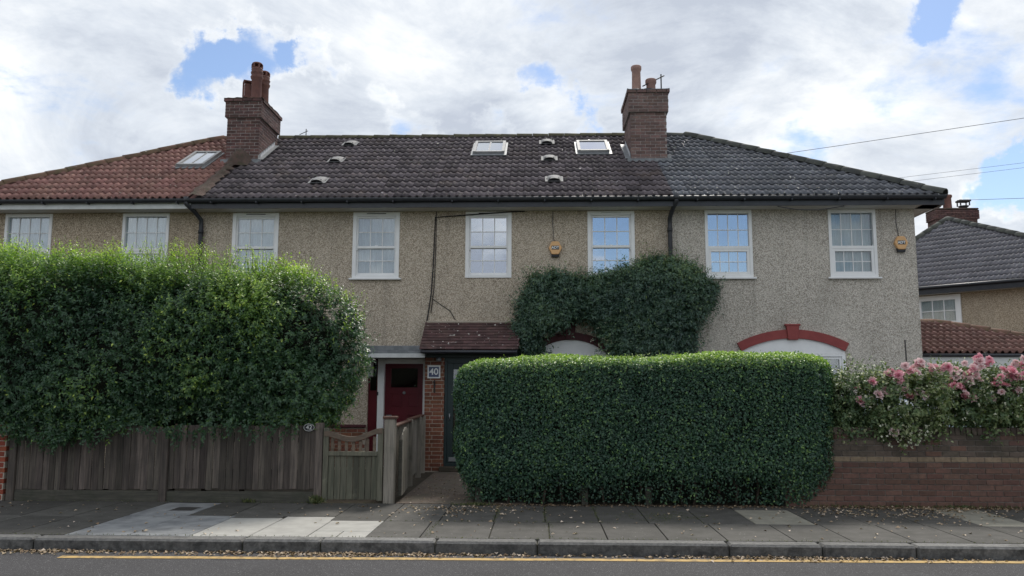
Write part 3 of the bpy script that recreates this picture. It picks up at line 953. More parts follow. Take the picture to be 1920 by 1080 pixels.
def roof_vent(roof, x, y):
    """arched metal vent tile"""
    B = Matrix((Vector((1, 0, 0)), SLOPE, SN)).transposed().to_4x4()
    M = Matrix.Translation(roof_point(x, y, .02)) @ B
    v, f = [], []
    k = 9
    for (vv, ww) in ((-.20, 1.0), (-.06, .9), (.16, .55), (.24, .2)):
        for i in range(k):
            a = math.pi * i / (k - 1)
            v.append((math.cos(a) * .14 * (1 if ww > .5 else .95), vv, .028 + math.sin(a) * .085 * ww))
    for r in range(3):
        for i in range(k - 1): f.append((r * k + i + 1, r * k + i, (r + 1) * k + i, (r + 1) * k + i + 1))
    f.append(tuple(range(3 * k, 4 * k)))
    b = len(v); v += [(-.19, -.22, .045), (.19, -.22, .045), (.19, .2, .03), (-.19, .2, .03)]; f.append((b, b + 1, b + 2, b + 3))
    b = len(v); v += [(-.13, -.15, .046), (.13, -.15, .046), (.10, -.15, .10), (-.10, -.15, .10)]; f.append((b, b + 1, b + 2, b + 3))
    me = bpy.data.meshes.new('roof_vent')
    me.from_pydata([tuple(M @ Vector(p)) for p in v], [], f); me.materials.append(VENT); me.materials.append(BLACKP)
    me.polygons[-1].material_index = 1
    me.polygons.foreach_set('use_smooth', [True] * 24 + [False] * (len(f) - 24))
    o = bpy.data.objects.new('roof_vent', me)
    link(o, roof)


def chimney(h, x0, x1, y0, y1, top, mat, moss, cap_courses=6, z_from=6.3, mortar=None):
    """shaft and corbelled head of single bricks round a mortar core"""
    mortar = mortar or MORTAR_CHIM
    n = int((top - z_from) / COURSE)
    mb = MB()
    mb.box(x0 + .006, x1 - .006, y0 + .006, y1 - .006, z_from - .6, top - cap_courses * COURSE)
    p = .045
    mb.box(x0 - p + .006, x1 + p - .006, y0 - p + .006, y1 + p - .006, top - cap_courses * COURSE, top - .002)
    ch = mb.build('chimney', mortar, h)
    for i in range(n):
        z = top - (i + 1) * COURSE + .004
        o = p if i < cap_courses else 0.0
        if i in (0,): o += .03
        off = .1125 if i % 2 else 0.0
        X0, X1, Y0, Y1 = x0 - o, x1 + o, y0 - o, y1 + o
        lay_course(ch, (X0, Y0, 0), (1, 0, 0), (0, -1, 0), X1 - X0, z, mat, off)
        if z > 6.75:
            s = BRICK_D + JT
            lay_course(ch, (X1, Y0 + s, 0), (0, 1, 0), (1, 0, 0), Y1 - Y0 - s, z, mat, .1125 - off)
            lay_course(ch, (X0, Y1, 0), (0, -1, 0), (-1, 0, 0), Y1 - Y0 - s, z, mat, .1125 - off)
    # mortar flaunching round the pots
    mb = MB()
    a = .075
    nx, ny = 9, 13
    gv = []
    for j in range(ny + 1):
        for i in range(nx + 1):
            u, w = i / nx, j / ny
            e = min(u, 1 - u, w, 1 - w)
            z = top + .010 + .11 * min(1, e * 4.2) + random.uniform(-.018, .018)
            gv.append((x0 - a + (x1 - x0 + 2 * a) * u, y0 - a + (y1 - y0 + 2 * a) * w, z))
    mb.v = gv
    for j in range(ny):
        for i in range(nx):
            q = j * (nx + 1) + i
            mb.f.append((q, q + 1, q + nx + 2, q + nx + 1)); mb.sm.append(True)
    mb.box(x0 - a, x1 + a, y0 - a, y1 + a, top - .004, top + .009)
    mb.build('flaunching', moss, ch)
    return ch


def pot(ch, x, y, z0, z1, r, mat, style='plain'):
    H = z1 - z0
    mb = MB()
    if style == 'louvre':
        prof = [(r * 1.05, 0), (r, .03), (r * .93, H * .55), (r * 1.12, H * .60), (r * 1.2, H * .64), (r * 1.0, H * .68), (r * 1.12, H * .72), (r * 1.18, H * .75), (r * 1.0, H * .78), (r * 1.1, H * .82), (r * .98, H * .86)]
        mb.lathe((x, y, z0), prof, 18)
        o = mb.build('chimney_pot', mat, ch)
        # open crown: small posts and a ring
        mb = MB()
        for k in range(6):
            a = k * math.pi / 3 + .2
            mb.box(x + math.cos(a) * r * .92 - .018, x + math.cos(a) * r * .92 + .018, y + math.sin(a) * r * .92 - .018, y + math.sin(a) * r * .92 + .018, z0 + H * .855, z0 + H * .95)
        mb.lathe((x, y, z0), [(r * 1.02, H * .94), (r * 1.0, H * .97), (r * .8, H * .99), (r * .35, H)], 18)
        o2 = mb.build('pot_crown', mat, ch)
    else:
        prof = [(r * 1.06, 0), (r * 1.0, .04), (r * .92, H - .14), (r * 1.0, H - .12), (r * 1.14, H - .08), (r * 1.14, H - .02), (r * 1.02, H), (r * .82, H), (r * .78, H - .2)]
        mb.lathe((x, y, z0), prof, 18)
        mb.build('chimney_pot', mat, ch)


def flashing(ch, x, s, y0, y1, zbase_fn):
    """stepped lead flashing up the side of a chimney, with a lead gutter along the tiles"""
    y = y0
    while y < y1 - .05:
        z = zbase_fn(y)
        mb = MB()
        mb.prism([(y, z - .02), (y + .15, z + .06), (y + .14, z + .24), (y + .02, z + .13)], 'x', x + s * .004, x + s * .012)
        mb.build('lead_step', LEAD_NEW, ch)
        y += .135
    mb = MB()
    pts = [(y0 - .1, 0), (y1 + .02, 0)]
    for k in range(6):
        pass
    a, b = roof_point(x, y0 - .12, .065), roof_point(x, y1, .065)
    w = Vector((s * .13, 0, 0))
    mb.quad(tuple(a), tuple(a + w), tuple(b + w), tuple(b))
    a2, b2 = a + Vector((0, 0, .10)), b + Vector((0, 0, .10))
    off = Vector((s * .006, 0, 0))
    mb.quad(tuple(a + off), tuple(b + off), tuple(b2 + off), tuple(a2 + off))
    mb.build('lead_gutter', LEAD, ch)


def rz(y):
    return EAVE_Z + (y - EAVE_Y) / (RIDGE_Y - EAVE_Y) * (RIDGE_Z - EAVE_Z)


WZ0, WZ1 = 3.80, 5.165
# ---- house A: leftmost, red hip roof
hA = thing('terraced_house', 'brown pebbledash end house with red tiled hip roof, leftmost of the row', 'house', (-9.4, YF, 0), 'houses of the terrace')
wA = [(-11.12, -10.12), (-8.63, -7.65)]
house_shell(hA, XS[0], XS[1] - .001, [(a, b, WZ0, WZ1) for a, b in wA], PEB_A, 'L')
for a, b in wA: sash_window(hA, a, b, WZ0, WZ1, 'net', GLASS, 'wide')
eaves(hA, HIP_L, XS[1] - .05, WHITE_OLD)
rA = roof_deck(hA, HIP_L, XS[1], TILE_RED, hipL=HIP_L)
run = RIDGE_Y - EAVE_Y
tile_field(rA, (HIP_L, EAVE_Y - .05, EAVE_Z - .03), (1, 0, 0), SLOPE, [(0, 0), (XS[1] - .12 - HIP_L, 0), (XS[1] - .12 - HIP_L, SL), (run, SL)], TM_RED, TW, GAUGE)
ridge_tiles(rA, (HIP_L - .02, EAVE_Y - .02, EAVE_Z - .01), (HIP_L + run, RIDGE_Y, RIDGE_Z), RIDGE_RED, .14)
ridge_tiles(rA, (HIP_L + run, RIDGE_Y, RIDGE_Z - .03), (XS[1] - .2, RIDGE_Y, RIDGE_Z - .03), RIDGE_RED, .13)
skylight(hA, -7.92, 17.44, 18.40, .64, 2)

# ---- house B: number 42
hB = thing('terraced_house', 'pebbledash house with dark tiled roof, red front door and white porch post', 'house', (-4.6, YF, 0), 'houses of the terrace')
wB = [(-6.32, -5.36), (-3.82, -2.86)]
ENT = (-3.44, -2.24, 0.0, 2.20)
house_shell(hB, XS[1], XS[2] - .001, [(a, b, WZ0, WZ1) for a, b in wB] + [ENT, (-6.3, -4.3, .9, 2.3)], PEB_B)
for a, b in wB: sash_window(hB, a, b, WZ0, WZ1, 'net', GLASS)
sash_window(hB, -6.3, -4.3, .9, 2.3, 'net', GLASS, 'wide')
eaves(hB, XS[1] - .05, XS[2], GUTTER)
rB = roof_deck(hB, XS[1], XS[2], TILE_DARK)
tile_field(rB, (XS[1] + .16, EAVE_Y - .05, EAVE_Z - .03), (1, 0, 0), SLOPE, [(0, 0), (XS[2] - XS[1] - .16, 0), (XS[2] - XS[1] - .16, SL), (-.02, SL)], TM_DARK, TW, GAUGE)
ridge_tiles(rB, (XS[1] + .3, RIDGE_Y, RIDGE_Z - .03), (XS[2], RIDGE_Y, RIDGE_Z - .03), RIDGE_MOSS, .13)
for y in (19.15, 17.86, 16.47): roof_vent(rB, -4.69, y)
# mossy mortar band where the red and the dark roofs meet
mb = MB()
gv = []
for j in range(30):
    t = j / 29
    y = EAVE_Y - .02 + t * 2.45
    wdt = .14 - .07 * t + .035 * math.sin(j * 1.9) + random.uniform(-.02, .02)
    for k, u in enumerate((-1, -.4, .2, .7, 1.3)):
        hgt = .045 + .07 * (1 - abs(u) * .7) + random.uniform(-.02, .02)
        p = roof_point(-6.96 - .10 * t + u * wdt + random.uniform(-.02, .02), y, hgt)
        gv.append(tuple(p))
mb.v = gv
for j in range(29):
    for k in range(4):
        q = j * 5 + k; mb.f.append((q, q + 1, q + 6, q + 5)); mb.sm.append(True)
mb.build('mortar_band', MOSS_MORTAR, rB)
mb = MB()
gv = []
for j in range(8):
    for k in range(8):
        u, w = k / 7 - .5, j / 7
        p = roof_point(-6.93 + u * .55, 17.55 + w * .36, .05 + .30 * max(0, math.cos(u * 3.1)) * math.sin(min(1, w * 1.3) * 1.57) * .9 + random.uniform(-.015, .015))
        gv.append(tuple(p))
mb.v = gv
for j in range(7):
    for k in range(7):
        q = j * 8 + k; mb.f.append((q, q + 1, q + 9, q + 8)); mb.sm.append(True)
mb.build('moss_hump', MOSS_MORTAR, rB)
chL = chimney(hB, -7.32, -6.55, 17.90, 19.20, 8.32, BRICK_CHIM, MOSS_MORTAR)
pot(chL, -6.83, 18.35, 8.38, 9.40, .125, POT, 'louvre'); pot(chL, -6.80, 18.79, 8.38, 9.36, .12, POT, 'louvre')
mb = MB(); mb.box(-7.20, -7.02, 18.42, 18.60, 8.40, 8.56)
mb.build('cowl_base', POT, chL)
mb = MB(); M_ = Matrix.Translation((-7.11, 18.5, 8.56)) @ Matrix.Rotation(R(28), 4, 'Z')
mb.box(-.10, .10, -.10, .10, 0, .03, M_); mb.box(-.10, .10, -.10, .10, .40, .43, M_)
for a, b in ((-.1, -.1), (.08, -.1), (-.1, .08), (.08, .08)): mb.box(a, a + .02, b, b + .02, .03, .40, M_)
mb.box(-.06, .06, -.06, .06, .03, .36, M_)
mb.build('cowl', POT, chL)
flashing(chL, -6.55, 1, 18.02, 19.0, rz)
mb = MB(); mb.box(-7.40, -6.47, 17.80, 17.893, 6.66, 6.84); mb.build('lead_apron', LEAD, chL)
downpipe(hB, -6.95, 5.36, .17)
mb = MB(); mb.tube([(-6.05, 19.9, 8.0), (-6.05, 19.9, 8.25)], .012, 6); mb.tube([(-6.22, 19.9, 8.10), (-6.0, 19.9, 8.20)], .009, 6)
o = mb.build('tv_aerial', IRON); tag(o, 'tiny dark aerial on the ridge beside the left chimney', 'aerial')
# entrance of 42: canopy, frame, red door, sidelight
mb = MB(); mb.box(-3.42, -2.20, 15.30, YF, 2.19, 2.30); mb.box(-3.40, -2.22, 15.40, YF - .001, 2.301, 2.40)
can = mb.build('door_canopy', LEAD, hB, .01)
mb = MB(); mb.box(-3.46, -2.2, 15.27, 15.298, 2.165, 2.245); mb.build('canopy_edge', WHITE_OLD, can)
mb = MB(); mb.box(-3.42, -2.26, 15.31, YF - .003, 2.175, 2.188); mb.build('canopy_soffit', WHITE_OLD, can)
mb = MB()
mb.prism([(15.62, 2.17), (YF - .002, 2.17), (YF - .002, 1.80), (15.93, 1.82), (15.86, 1.95), (15.74, 2.06)], 'x', -3.43, -3.33)
mb.build('bracket', WHITE_OLD, can, .004)
YD = YF + .07
mb = MB(); mb.box(-3.235, -3.105, YF - .04, YD + .06, .02, 2.17); mb.build('door_post', WHITE, hB, .006)
mb = MB(); mb.box(-2.33, -2.25, YF - .02, YD + .06, .02, 2.17); mb.box(-3.105, -2.33, YF - .015, YD + .055, 2.07, 2.17); mb.build('door_frame', WHITE, hB, .004)
mb = MB(); mb.box(-3.105, -2.33, YD, YD + .045, .06, 2.07)
door = mb.build('door', DOOR_RED, hB)
for (a, b, c, d) in ((-2.99, -2.77, 1.22, 1.50), (-2.66, -2.44, 1.22, 1.50), (-2.99, -2.77, .28, 1.08), (-2.66, -2.44, .28, 1.08)):
    frame_mesh(a, b, c, d, YD - .012, YD - .001, .035).build('door_panel', DOOR_RED, door, .003)
mb = MB(); mb.box(-2.98, -2.45, YD - .006, YD - .001, 1.60, 1.98); mb.build('door_light', GLASS_DARK, door)
mb = MB(); mb.tube([(-3.06, YD - .04, 1.045), (-2.95, YD - .04, 1.045)], .012, 8); mb.tube([(-3.06, YD - .04, 1.045), (-3.06, YD, 1.045)], .012, 8); mb.build('handle', GALV, door)
mb = MB(); mb.lathe((0, 0, 0), [(.028, 0), (.034, .01), (.02, .022)], 12)
inst('door_knocker', mb.mesh('door_knocker', GALV), door, Matrix.Translation((-2.715, YD - .001, 1.49)) @ Matrix.Rotation(R(90), 4, 'X'))
mb = MB(); mb.box(-3.44, -3.236, YD, YD + .04, .02, 1.50); mb.build('side_panel', DOOR_RED, hB, .003)
sl = frame_mesh(-3.44, -3.236, 1.50, 2.17, YD - .004, YD + .036, .035).build('side_light', DOOR_RED, hB)
mb = MB(); mb.box(-3.405, -3.271, YD + .01, YD + .016, 1.535, 2.135); mb.build('pane', GLASS_DARK, sl)
mb = MB(); mb.box(-3.245, -3.215, YF - .055, YF - .041, 1.44, 1.51); mb.build('door_bell', BLACKP, hB)
# brick plinth under the pebbledash
mb = MB(); mb.box(-6.2, -3.452, YF - .052, YF - .001, -.05, .80)
pl = mb.build('plinth', MORTAR, hB)
for i in range(10):
    lay_course(pl, (-4.62, YF - .06, 0), (1, 0, 0), (0, -1, 0), 1.16, .04 + i * COURSE, BRICK_PIER, .1125 if i % 2 else 0, depth=.05)
mb = MB(); mb.box(-6.2, -3.45, YF - .085, YF - .001, .806, .865); mb.build('plinth_cap', ARCH_DARK, pl, .01)

# ---- house C: number 40
hC = thing('terraced_house', 'pebbledash house numbered 40 with brick porch pier and tiled canopy, dark roof', 'house', (.2, YF, 0), 'houses of the terrace')
wC = [(-1.51, -.57), (.97, 1.92)]
house_shell(hC, XS[2], XS[3] - .001, [(a, b, WZ0, WZ1) for a, b in wC] + [(-.25, 1.45, .9, 2.20)], PEB_B)
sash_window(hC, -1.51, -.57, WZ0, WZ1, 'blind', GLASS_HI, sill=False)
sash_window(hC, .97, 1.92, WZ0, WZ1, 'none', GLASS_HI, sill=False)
eaves(hC, XS[2] + .002, XS[3], GUTTER)
rC = roof_deck(hC, XS[2], XS[3], TILE_DARK)
tile_field(rC, (XS[2], EAVE_Y - .05, EAVE_Z - .03), (1, 0, 0), SLOPE, [(0, 0), (XS[3] - XS[2], 0), (XS[3] - XS[2], SL), (0, SL)], TM_DARK, TW, GAUGE, u_start=.05)
ridge_tiles(rC, (XS[2], RIDGE_Y, RIDGE_Z - .03), (XS[3], RIDGE_Y, RIDGE_Z - .03), RIDGE_MOSS, .13)
for x, y in ((.18, 19.15), (.225, 17.87), (.305, 16.48)): roof_vent(rC, x, y)
skylight(hC, -1.19, 18.22, 19.06, .74, 2)
skylight(hC, 1.27, 18.26, 19.06, .74, 1)
inner = front_arch(hC, .61, 2.70, .98, 1.22, .15, ARCH_DARK, (2.545, 2.92, .085, .105), 2.24)
ww = frame_mesh(-.25, 1.45, .9, 2.20, YF - .03, YF + .08, .07, .06, .05).build('window', WHITE, hC, .004)
bar(ww, 'head_moulding', -.27, 1.47, YF - .06, YF - .031, 2.20, 2.235, WHITE)
for a, b in ((-.18, .02), (.08, 1.12), (1.18, 1.38)):
    frame_mesh(a, b, .97, 2.14, YF - .01, YF + .05, .045).build('casement', WHITE, ww, .003)
    mb = MB(); mb.box(a + .045, b - .045, YF + .02, YF + .026, 1.015, 2.095); mb.build('pane', GLASS, ww)
for x in (.03, 1.13): bar(ww, 'mullion', x, x + .04, YF - .02, YF + .08, .96, 2.15, WHITE)
curtain(ww, -.2, 1.4, .95, 2.15, YF + .16, CURTAIN, 14)
# porch of 40: brick pier, green door set, plain tiled canopy
YP = 15.60
mb = MB(); mb.box(-2.232, -1.862, YP + .006, YF - .002, -.05, 2.17)
pier = mb.build('porch_pier', MORTAR, hC)
for i in range(29):
    z = .012 + i * COURSE
    off = .1125 if i % 2 else 0
    if z > 2.12: break
    lay_course(pier, (-2.238, YP, 0), (1, 0, 0), (0, -1, 0), .382, z, BRICK_PIER, off if off else .16)
    lay_course(pier, (-1.856, YP + .113, 0), (0, 1, 0), (1, 0, 0), .28, z, BRICK_PIER, .1125 - off)
    lay_course(pier, (-2.238, YF - .01, 0), (0, -1, 0), (-1, 0, 0), .275, z, BRICK_PIER, .1125 - off)
mb = MB()
mb.box(-2.25, -.44, YP - .03, YF - .003, 2.175, 2.30)
mb.build('porch_beam', GREEN, hC, .005)
gdr = frame_mesh(-1.852, -.50, .10, 2.172, YP + .02, YP + .10, .05, .06, .10).build('porch_door', GREEN, hC, .004)
frame_mesh(-1.80, -.90, .162, 2.07, YP + .03, YP + .085, .115, .16, .12).build('door_leaf', GREEN, gdr, .004)
mb = MB(); mb.box(-1.686, -1.014, YP + .05, YP + .056, .322, 1.95); mb.build('pane', GLASS_DARK, gdr)
mb = MB(); mb.box(-.90, -.84, YP + .025, YP + .095, .162, 2.07); mb.build('mullion', GREEN, gdr)
mb = MB(); mb.box(-.84, -.552, YP + .05, YP + .056, .162, 2.07); mb.build('pane', GLASS_DARK, gdr)
mb = MB(); mb.box(-1.76, -1.58, YP + .018, YP + .029, .19, .27); mb.build('kick_plate', GALV, gdr)
mb = MB(); mb.box(-1.93, -.45, YP - .12, YP + .1, .008, .098); mb.build('doorstep', BRICK_SOOT, hC, .008)
mb = MB(); mb.tube([(-1.745, YP - .01, .98), (-1.745, YP - .01, 1.10)], .012, 8); mb.tube([(-1.745, YP - .01, 1.04), (-1.745, YP + .03, 1.04)], .01, 8); mb.build('handle', GALV, gdr)
# canopy
CT, CBt = Vector((0, 15.98, 2.90)), Vector((0, 15.16, 2.31))
cv_ = (CT - CBt); cl = cv_.length; cv_.normalize()
mb = MB()
mb.prism([(15.19, 2.262), (15.19, 2.30), (15.985, 2.875), (15.985, 2.262)], 'x', -2.26, -.435)
can = mb.build('porch_canopy', GREEN, hC)
PT = plain_tile_mesh(TILE_PLAIN, .165, cl / 10)
tile_field(can, (-2.29, CBt.y, CBt.z), (1, 0, 0), cv_, [(0, 0), (1.88, 0), (1.88, cl), (0, cl)], PT, .165, cl / 10, .003, True)
mb = MB(); mb.box(-2.27, -.42, 15.93, 15.995, 2.885, 2.925); mb.build('canopy_fillet', MORTAR, can, .008)
mb = MB(); mb.tube([(-2.26, 15.15, 2.272), (-.43, 15.15, 2.272)], .032, 10); mb.build('canopy_gutter', GUTTER, can)
mb = MB(); mb.lathe((-1.96, 15.50, 2.10), [(.035, 0), (.052, .02), (.056, .05), (.03, .075)], 14)
o = mb.build('porch_lamp', GALV); tag(o, 'small grey round lamp under the tiled porch canopy', 'lamp')
# number tile
nt_ = thing('house_number_tile', 'white edged blue tile with the number 40 on brick pier', 'number sign', (-2.06, YP, 1.9))
mb = MB(); mb.box(-2.185, -1.935, YP - .022, YP + .001, 1.775, 2.025); mb.build('tile_border', WHITE, nt_, .004)
mb = MB(); mb.box(-2.158, -1.962, YP - .026, YP - .0225, 1.802, 1.998); mb.build('tile_face', NAVY, nt_)
lettering('40', .175, -2.06, YP - .028, 1.90, WHITE, nt_, .003)
bk_ = thing('wall_bracket', 'rusty dark iron bracket on brick pier below the number tile', 'bracket', (-2.04, YP, 1.65))
mb = MB(); mb.box(-2.06, -2.03, YP - .02, YP + .001, 1.50, 1.74); mb.build('back_bar', IRON, bk_, .003)
mb = MB(); mb.tube([(-2.045, YP - .02, 1.70), (-2.045, YP - .10, 1.70), (-2.045, YP - .12, 1.73)], .009, 6); mb.build('hook', IRON, bk_)

# ---- house D: right, slate grey hip roof
hD = thing('terraced_house', 'grey pebbledash end house with slate grey hip roof and red window arch', 'house', (5.1, YF, 0), 'houses of the terrace')
wD = [(3.33, 4.27), (5.79, 6.73)]
house_shell(hD, XS[3], XS[4], [(a, b, WZ0, WZ1) for a, b in wD] + [(4.03, 6.0, .9, 2.27)], PEB_C, 'R')
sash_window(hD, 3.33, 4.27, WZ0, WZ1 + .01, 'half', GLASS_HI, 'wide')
sash_window(hD, 5.79, 6.73, WZ0, WZ1 + .01, 'net', GLASS_NET, 'wide')
eaves(hD, XS[3] + .002, HIP_R + .02, GUTTER)
rD = roof_deck(hD, XS[3], HIP_R, TILE_SLATE, hipR=HIP_R)
tile_field(rD, (XS[3], EAVE_Y - .05, EAVE_Z - .03), (1, 0, 0), SLOPE, [(0, 0), (HIP_R - XS[3], 0), (HIP_R - run - XS[3], SL), (0, SL)], TM_SLATE, TW, GAUGE, u_start=.02)
ridge_tiles(rD, (XS[3], RIDGE_Y, RIDGE_Z - .03), (HIP_R - run, RIDGE_Y, RIDGE_Z - .03), RIDGE_SLATE, .13)
ridge_tiles(rD, (HIP_R + .02, EAVE_Y - .02, EAVE_Z - .01), (HIP_R - run, RIDGE_Y, RIDGE_Z), RIDGE_SLATE, .14)
# return of the fascia and soffit round the corner
mb = MB(); mb.box(HIP_R - .035, HIP_R - .012, EAVE_Y + .036, 24, 5.175, EAVE_Z - .03); mb.build('side_fascia', GUTTER, hD)
mb = MB(); mb.box(XS[4] + .002, HIP_R - .036, EAVE_Y + .04, 24, 5.179, 5.19); mb.build('side_soffit', SOFFIT, hD)
front_arch(hD, 4.985, 2.755, 1.09, 2.32, .175, ARCH_RED, (2.55, 2.86, .095, .125), 2.275)
ww = frame_mesh(4.03, 6.0, .9, 2.27, YF - .03, YF + .08, .07, .06, .05).build('window', WHITE, hD, .004)
for a, b in ((4.10, 4.70), (4.74, 5.30), (5.34, 5.93)):
    frame_mesh(a, b, .97, 2.215, YF - .01, YF + .05, .045).build('casement', WHITE, ww, .003)
    mb = MB(); mb.box(a + .045, b - .045, YF + .02, YF + .026, 1.015, 2.17); mb.build('pane', GLASS, ww)
for x in (4.70, 5.30): bar(ww, 'mullion', x, x + .04, YF - .02, YF + .08, .96, 2.22, WHITE)
bar(ww, 'sill', 3.98, 6.05, YF - .08, YF - .031, .86, .895, WHITE)
curtain(ww, 4.08, 5.0, .95, 2.2, YF + .16, CURTAIN, 9)
chR = chimney(hD, 2.08, 2.90, 17.75, 19.05, 8.38, BRICK_CHIM_B, LEAD, cap_courses=7)
pot(chR, 2.29, 18.25, 8.44, 9.16, .11, POT_PALE); pot(chR, 2.63, 18.25, 8.44, 8.83, .115, POT_PALE)
flashing(chR, 2.08, -1, 17.9, 18.85, rz)
mb = MB(); mb.box(1.99, 2.99, 17.66, 17.743, 6.58, 6.75); mb.build('lead_apron', LEAD, chR)
mb = MB(); mb.box(2.903, 2.99, 17.75, 17.9, 6.66, 6.86); mb.build('lead_corner', LEAD_PALE, chR)
downpipe(hD, 2.62, 5.36, -.08)
ae = thing('tv_aerial', 'old aerial rod strapped to the right chimney', 'aerial', (2.9, 18.3, 8.4))
mb = MB(); mb.tube([(2.88, 18.3, 8.40), (2.88, 18.3, 8.98)], .016, 8); mb.build('mast', IRON, ae)
mb = MB(); mb.tube([(2.42, 18.12, 8.62), (2.96, 18.34, 8.96)], .015, 8); mb.build('boom', IRON, ae)

# alarm boxes
def alarm(x, z, label, s=1.0):
    a = thing('alarm_box', label, 'alarm box', (x, YF, z), 'alarm boxes on the house fronts')
    mb = MB()
    def hexa(r): return [(x + math.cos(t) * r * 1.0, z + math.sin(t) * r * 1.14) for t in [k * math.pi / 3 for k in range(6)]]
    mb.prism(hexa(.135 * s), 'y', YF - .075, YF + .0); mb.build('case', ALARM, a, .012)
    mb = MB(); mb.prism([(x - .085, z - .10), (x - .075, z - .185), (x + .075, z - .185), (x + .085, z - .10)], 'y', YF - .06, YF + .0); mb.build('sounder', BLACKP, a, .006)
    mb = MB(); mb.box(x - .075, x + .075, YF - .0775, YF - .0755, z - .035, z + .045); mb.build('badge', BLACKP, a)
    lettering('ADT', .074, x, YF - .0782, z + .005, WHITE, a, .002)


alarm(.315, 4.40, 'orange hexagonal alarm box between the two upper windows of the house with the climber')
alarm(7.19, 4.48, 'orange hexagonal alarm box at the right corner of the grey end house')


def cable(name, pts, r, label, cat='cable', mat=CABLE):
    mb = MB(); mb.tube(pts, r, 6)
    o = mb.build(name, mat); tag(o, label, cat)
    return o


cable('wall_cable', [(-.3, YF - .02, 5.17), (-.62, YF - .035, 5.15), (-1.5, YF - .04, 5.09), (-2.13, YF - .015, 5.05), (-2.145, YF - .015, 4.5), (-2.16, YF - .015, 4.03), (-2.19, YF - .015, 3.5), (-2.25, YF - .015, 3.05), (-2.30, YF - .02, 2.70), (-2.34, YF - .06, 2.40)], .012, 'dark cable running down the wall to the tiled porch canopy')
cable('wall_cable', [(-2.11, YF - .014, 5.17), (-2.11, YF - .014, 4.4), (-2.135, YF - .014, 3.6), (-2.19, YF - .014, 3.1)], .008, 'second thin cable beside the long cable on the middle wall')
cable('wall_cable', [(-2.17, YF - .012, 3.38), (-2.0, YF - .012, 3.26), (-1.8, YF - .012, 3.13), (-1.70, YF - .012, 2.95)], .007, 'short thin cable slanting down to the right above the porch canopy')
cable('wall_cable', [(.27, YF - .012, 5.17), (.265, YF - .012, 4.9), (.29, YF - .012, 4.54)], .006, 'thin wire from the eaves down to the left alarm box', mat=CABLE_G)
cable('wall_cable', [(7.14, YF - .012, 5.17), (7.13, YF - .012, 4.9), (7.17, YF - .012, 4.6)], .006, 'thin wire from the eaves down to the right alarm box', mat=CABLE_G)
cable('eaves_cable', [(4.7, 15.66, 5.168), (5.1, 15.70, 5.11), (5.5, 15.70, 5.10), (6.0, 15.66, 5.168)], .010, 'grey cable loop hanging under the eaves of the end house', mat=CABLE_G)
# overhead wires behind the houses
cable('overhead_wire', [(5.6, 24, 8.45), (9, 24, 8.93), (14.6, 24, 9.75), (30, 24, 12.2)], .008, 'highest overhead wire crossing the sky on the right', 'wire', CABLE_G)
cable('overhead_wire', [(9.6, 24, 7.78), (14.5, 24, 8.36), (30, 24, 10.3)], .0045, 'upper one of two thin wires low in the sky on the right', 'wire', CABLE_G)
cable('overhead_wire', [(9.6, 24, 7.63), (14.5, 24, 8.21), (30, 24, 10.1)], .0045, 'lower one of two thin wires low in the sky on the right', 'wire', CABLE_G)
cable('overhead_wire', [(14.9, 28.5, 8.28), (17.4, 28.5, 8.35), (35, 28.5, 8.9)], .008, 'lowest overhead wire leaving the far chimney on the right', 'wire', CABLE_G)

# ------------------------------------------------------------------ garage and neighbour house on the right
gr = thing('garage', 'low garage with red tiled hip roof and white fascia beside the end house', 'garage', (10, 18, 0))
GY, GZ, GRY, GRZ = 17.75, 2.36, 20.1, 3.22
gs = Vector((0, GRY - GY, GRZ - GZ)); gl_ = gs.length; gs.normalize()
mb = MB(); mb.quad((7.56, GY, GZ - .02), (12.55, GY, GZ - .02), (9.7, GRY, GRZ - .02), (7.56, GRY, GRZ - .02)); mb.poly([(12.55, GY, GZ - .02), (12.55, 22.4, GZ - .02), (9.7, GRY, GRZ - .02)])
gro = mb.build('roof', TILE_GARAGE, gr)
TM_G = tile_mesh(TILE_GARAGE, h=.055)
tile_field(gro, (7.56, GY - .04, GZ), (1, 0, 0), gs, [(0, 0), (4.99, 0), (2.14, gl_), (0, gl_)], TM_G, TW, .31)
ridge_tiles(gro, (12.56, GY - .02, GZ + .01), (9.7, GRY, GRZ + .01), RIDGE_RED, .13)
ridge_tiles(gro, (9.7, GRY, GRZ - .01), (7.6, GRY, GRZ - .01), RIDGE_RED, .13)
mb = MB(); mb.box(7.56, 12.5, GY + .0, GY + .03, 2.06, 2.30); mb.build('fascia', WHITE_OLD, gr)
mb = MB(); mb.tube([(7.56, GY - .03, 2.325), (12.55, GY - .03, 2.325)], .04, 10); mb.build('gutter', GUTTER, gr)
mb = MB(); wall_sheet(mb, 7.56, 12.3, -.05, 2.2, 18.1, [(8.6, 11.2, .5, 1.98)]); mb.quad((12.3, 18.1, -.05), (12.3, 22, -.05), (12.3, 22, 2.3), (12.3, 18.1, 2.3)); mb.build('wall', PEB_A, gr)
mb = MB(); mb.box(7.56, 12.5, GY + .031, 18.1, 2.08, 2.10); mb.build('soffit', SOFFIT, gr)
gw = frame_mesh(8.6, 11.2, .5, 1.98, 18.06, 18.16, .07).build('window', WHITE, gr)
for k in range(4):
    a = 8.67 + k * .615
    mb = MB(); mb.box(a + .02, a + .595, 18.12, 18.126, .57, 1.91); mb.build('pane', GLASS_DARK, gw)
    if k: bar(gw, 'mullion', a - .02, a + .02, 18.07, 18.15, .57, 1.91, WHITE)
mb = MB(); mb.box(8.5, 11.4, 18.6, 18.64, 0, 2.1); mb.build('room', ROOM, gr)

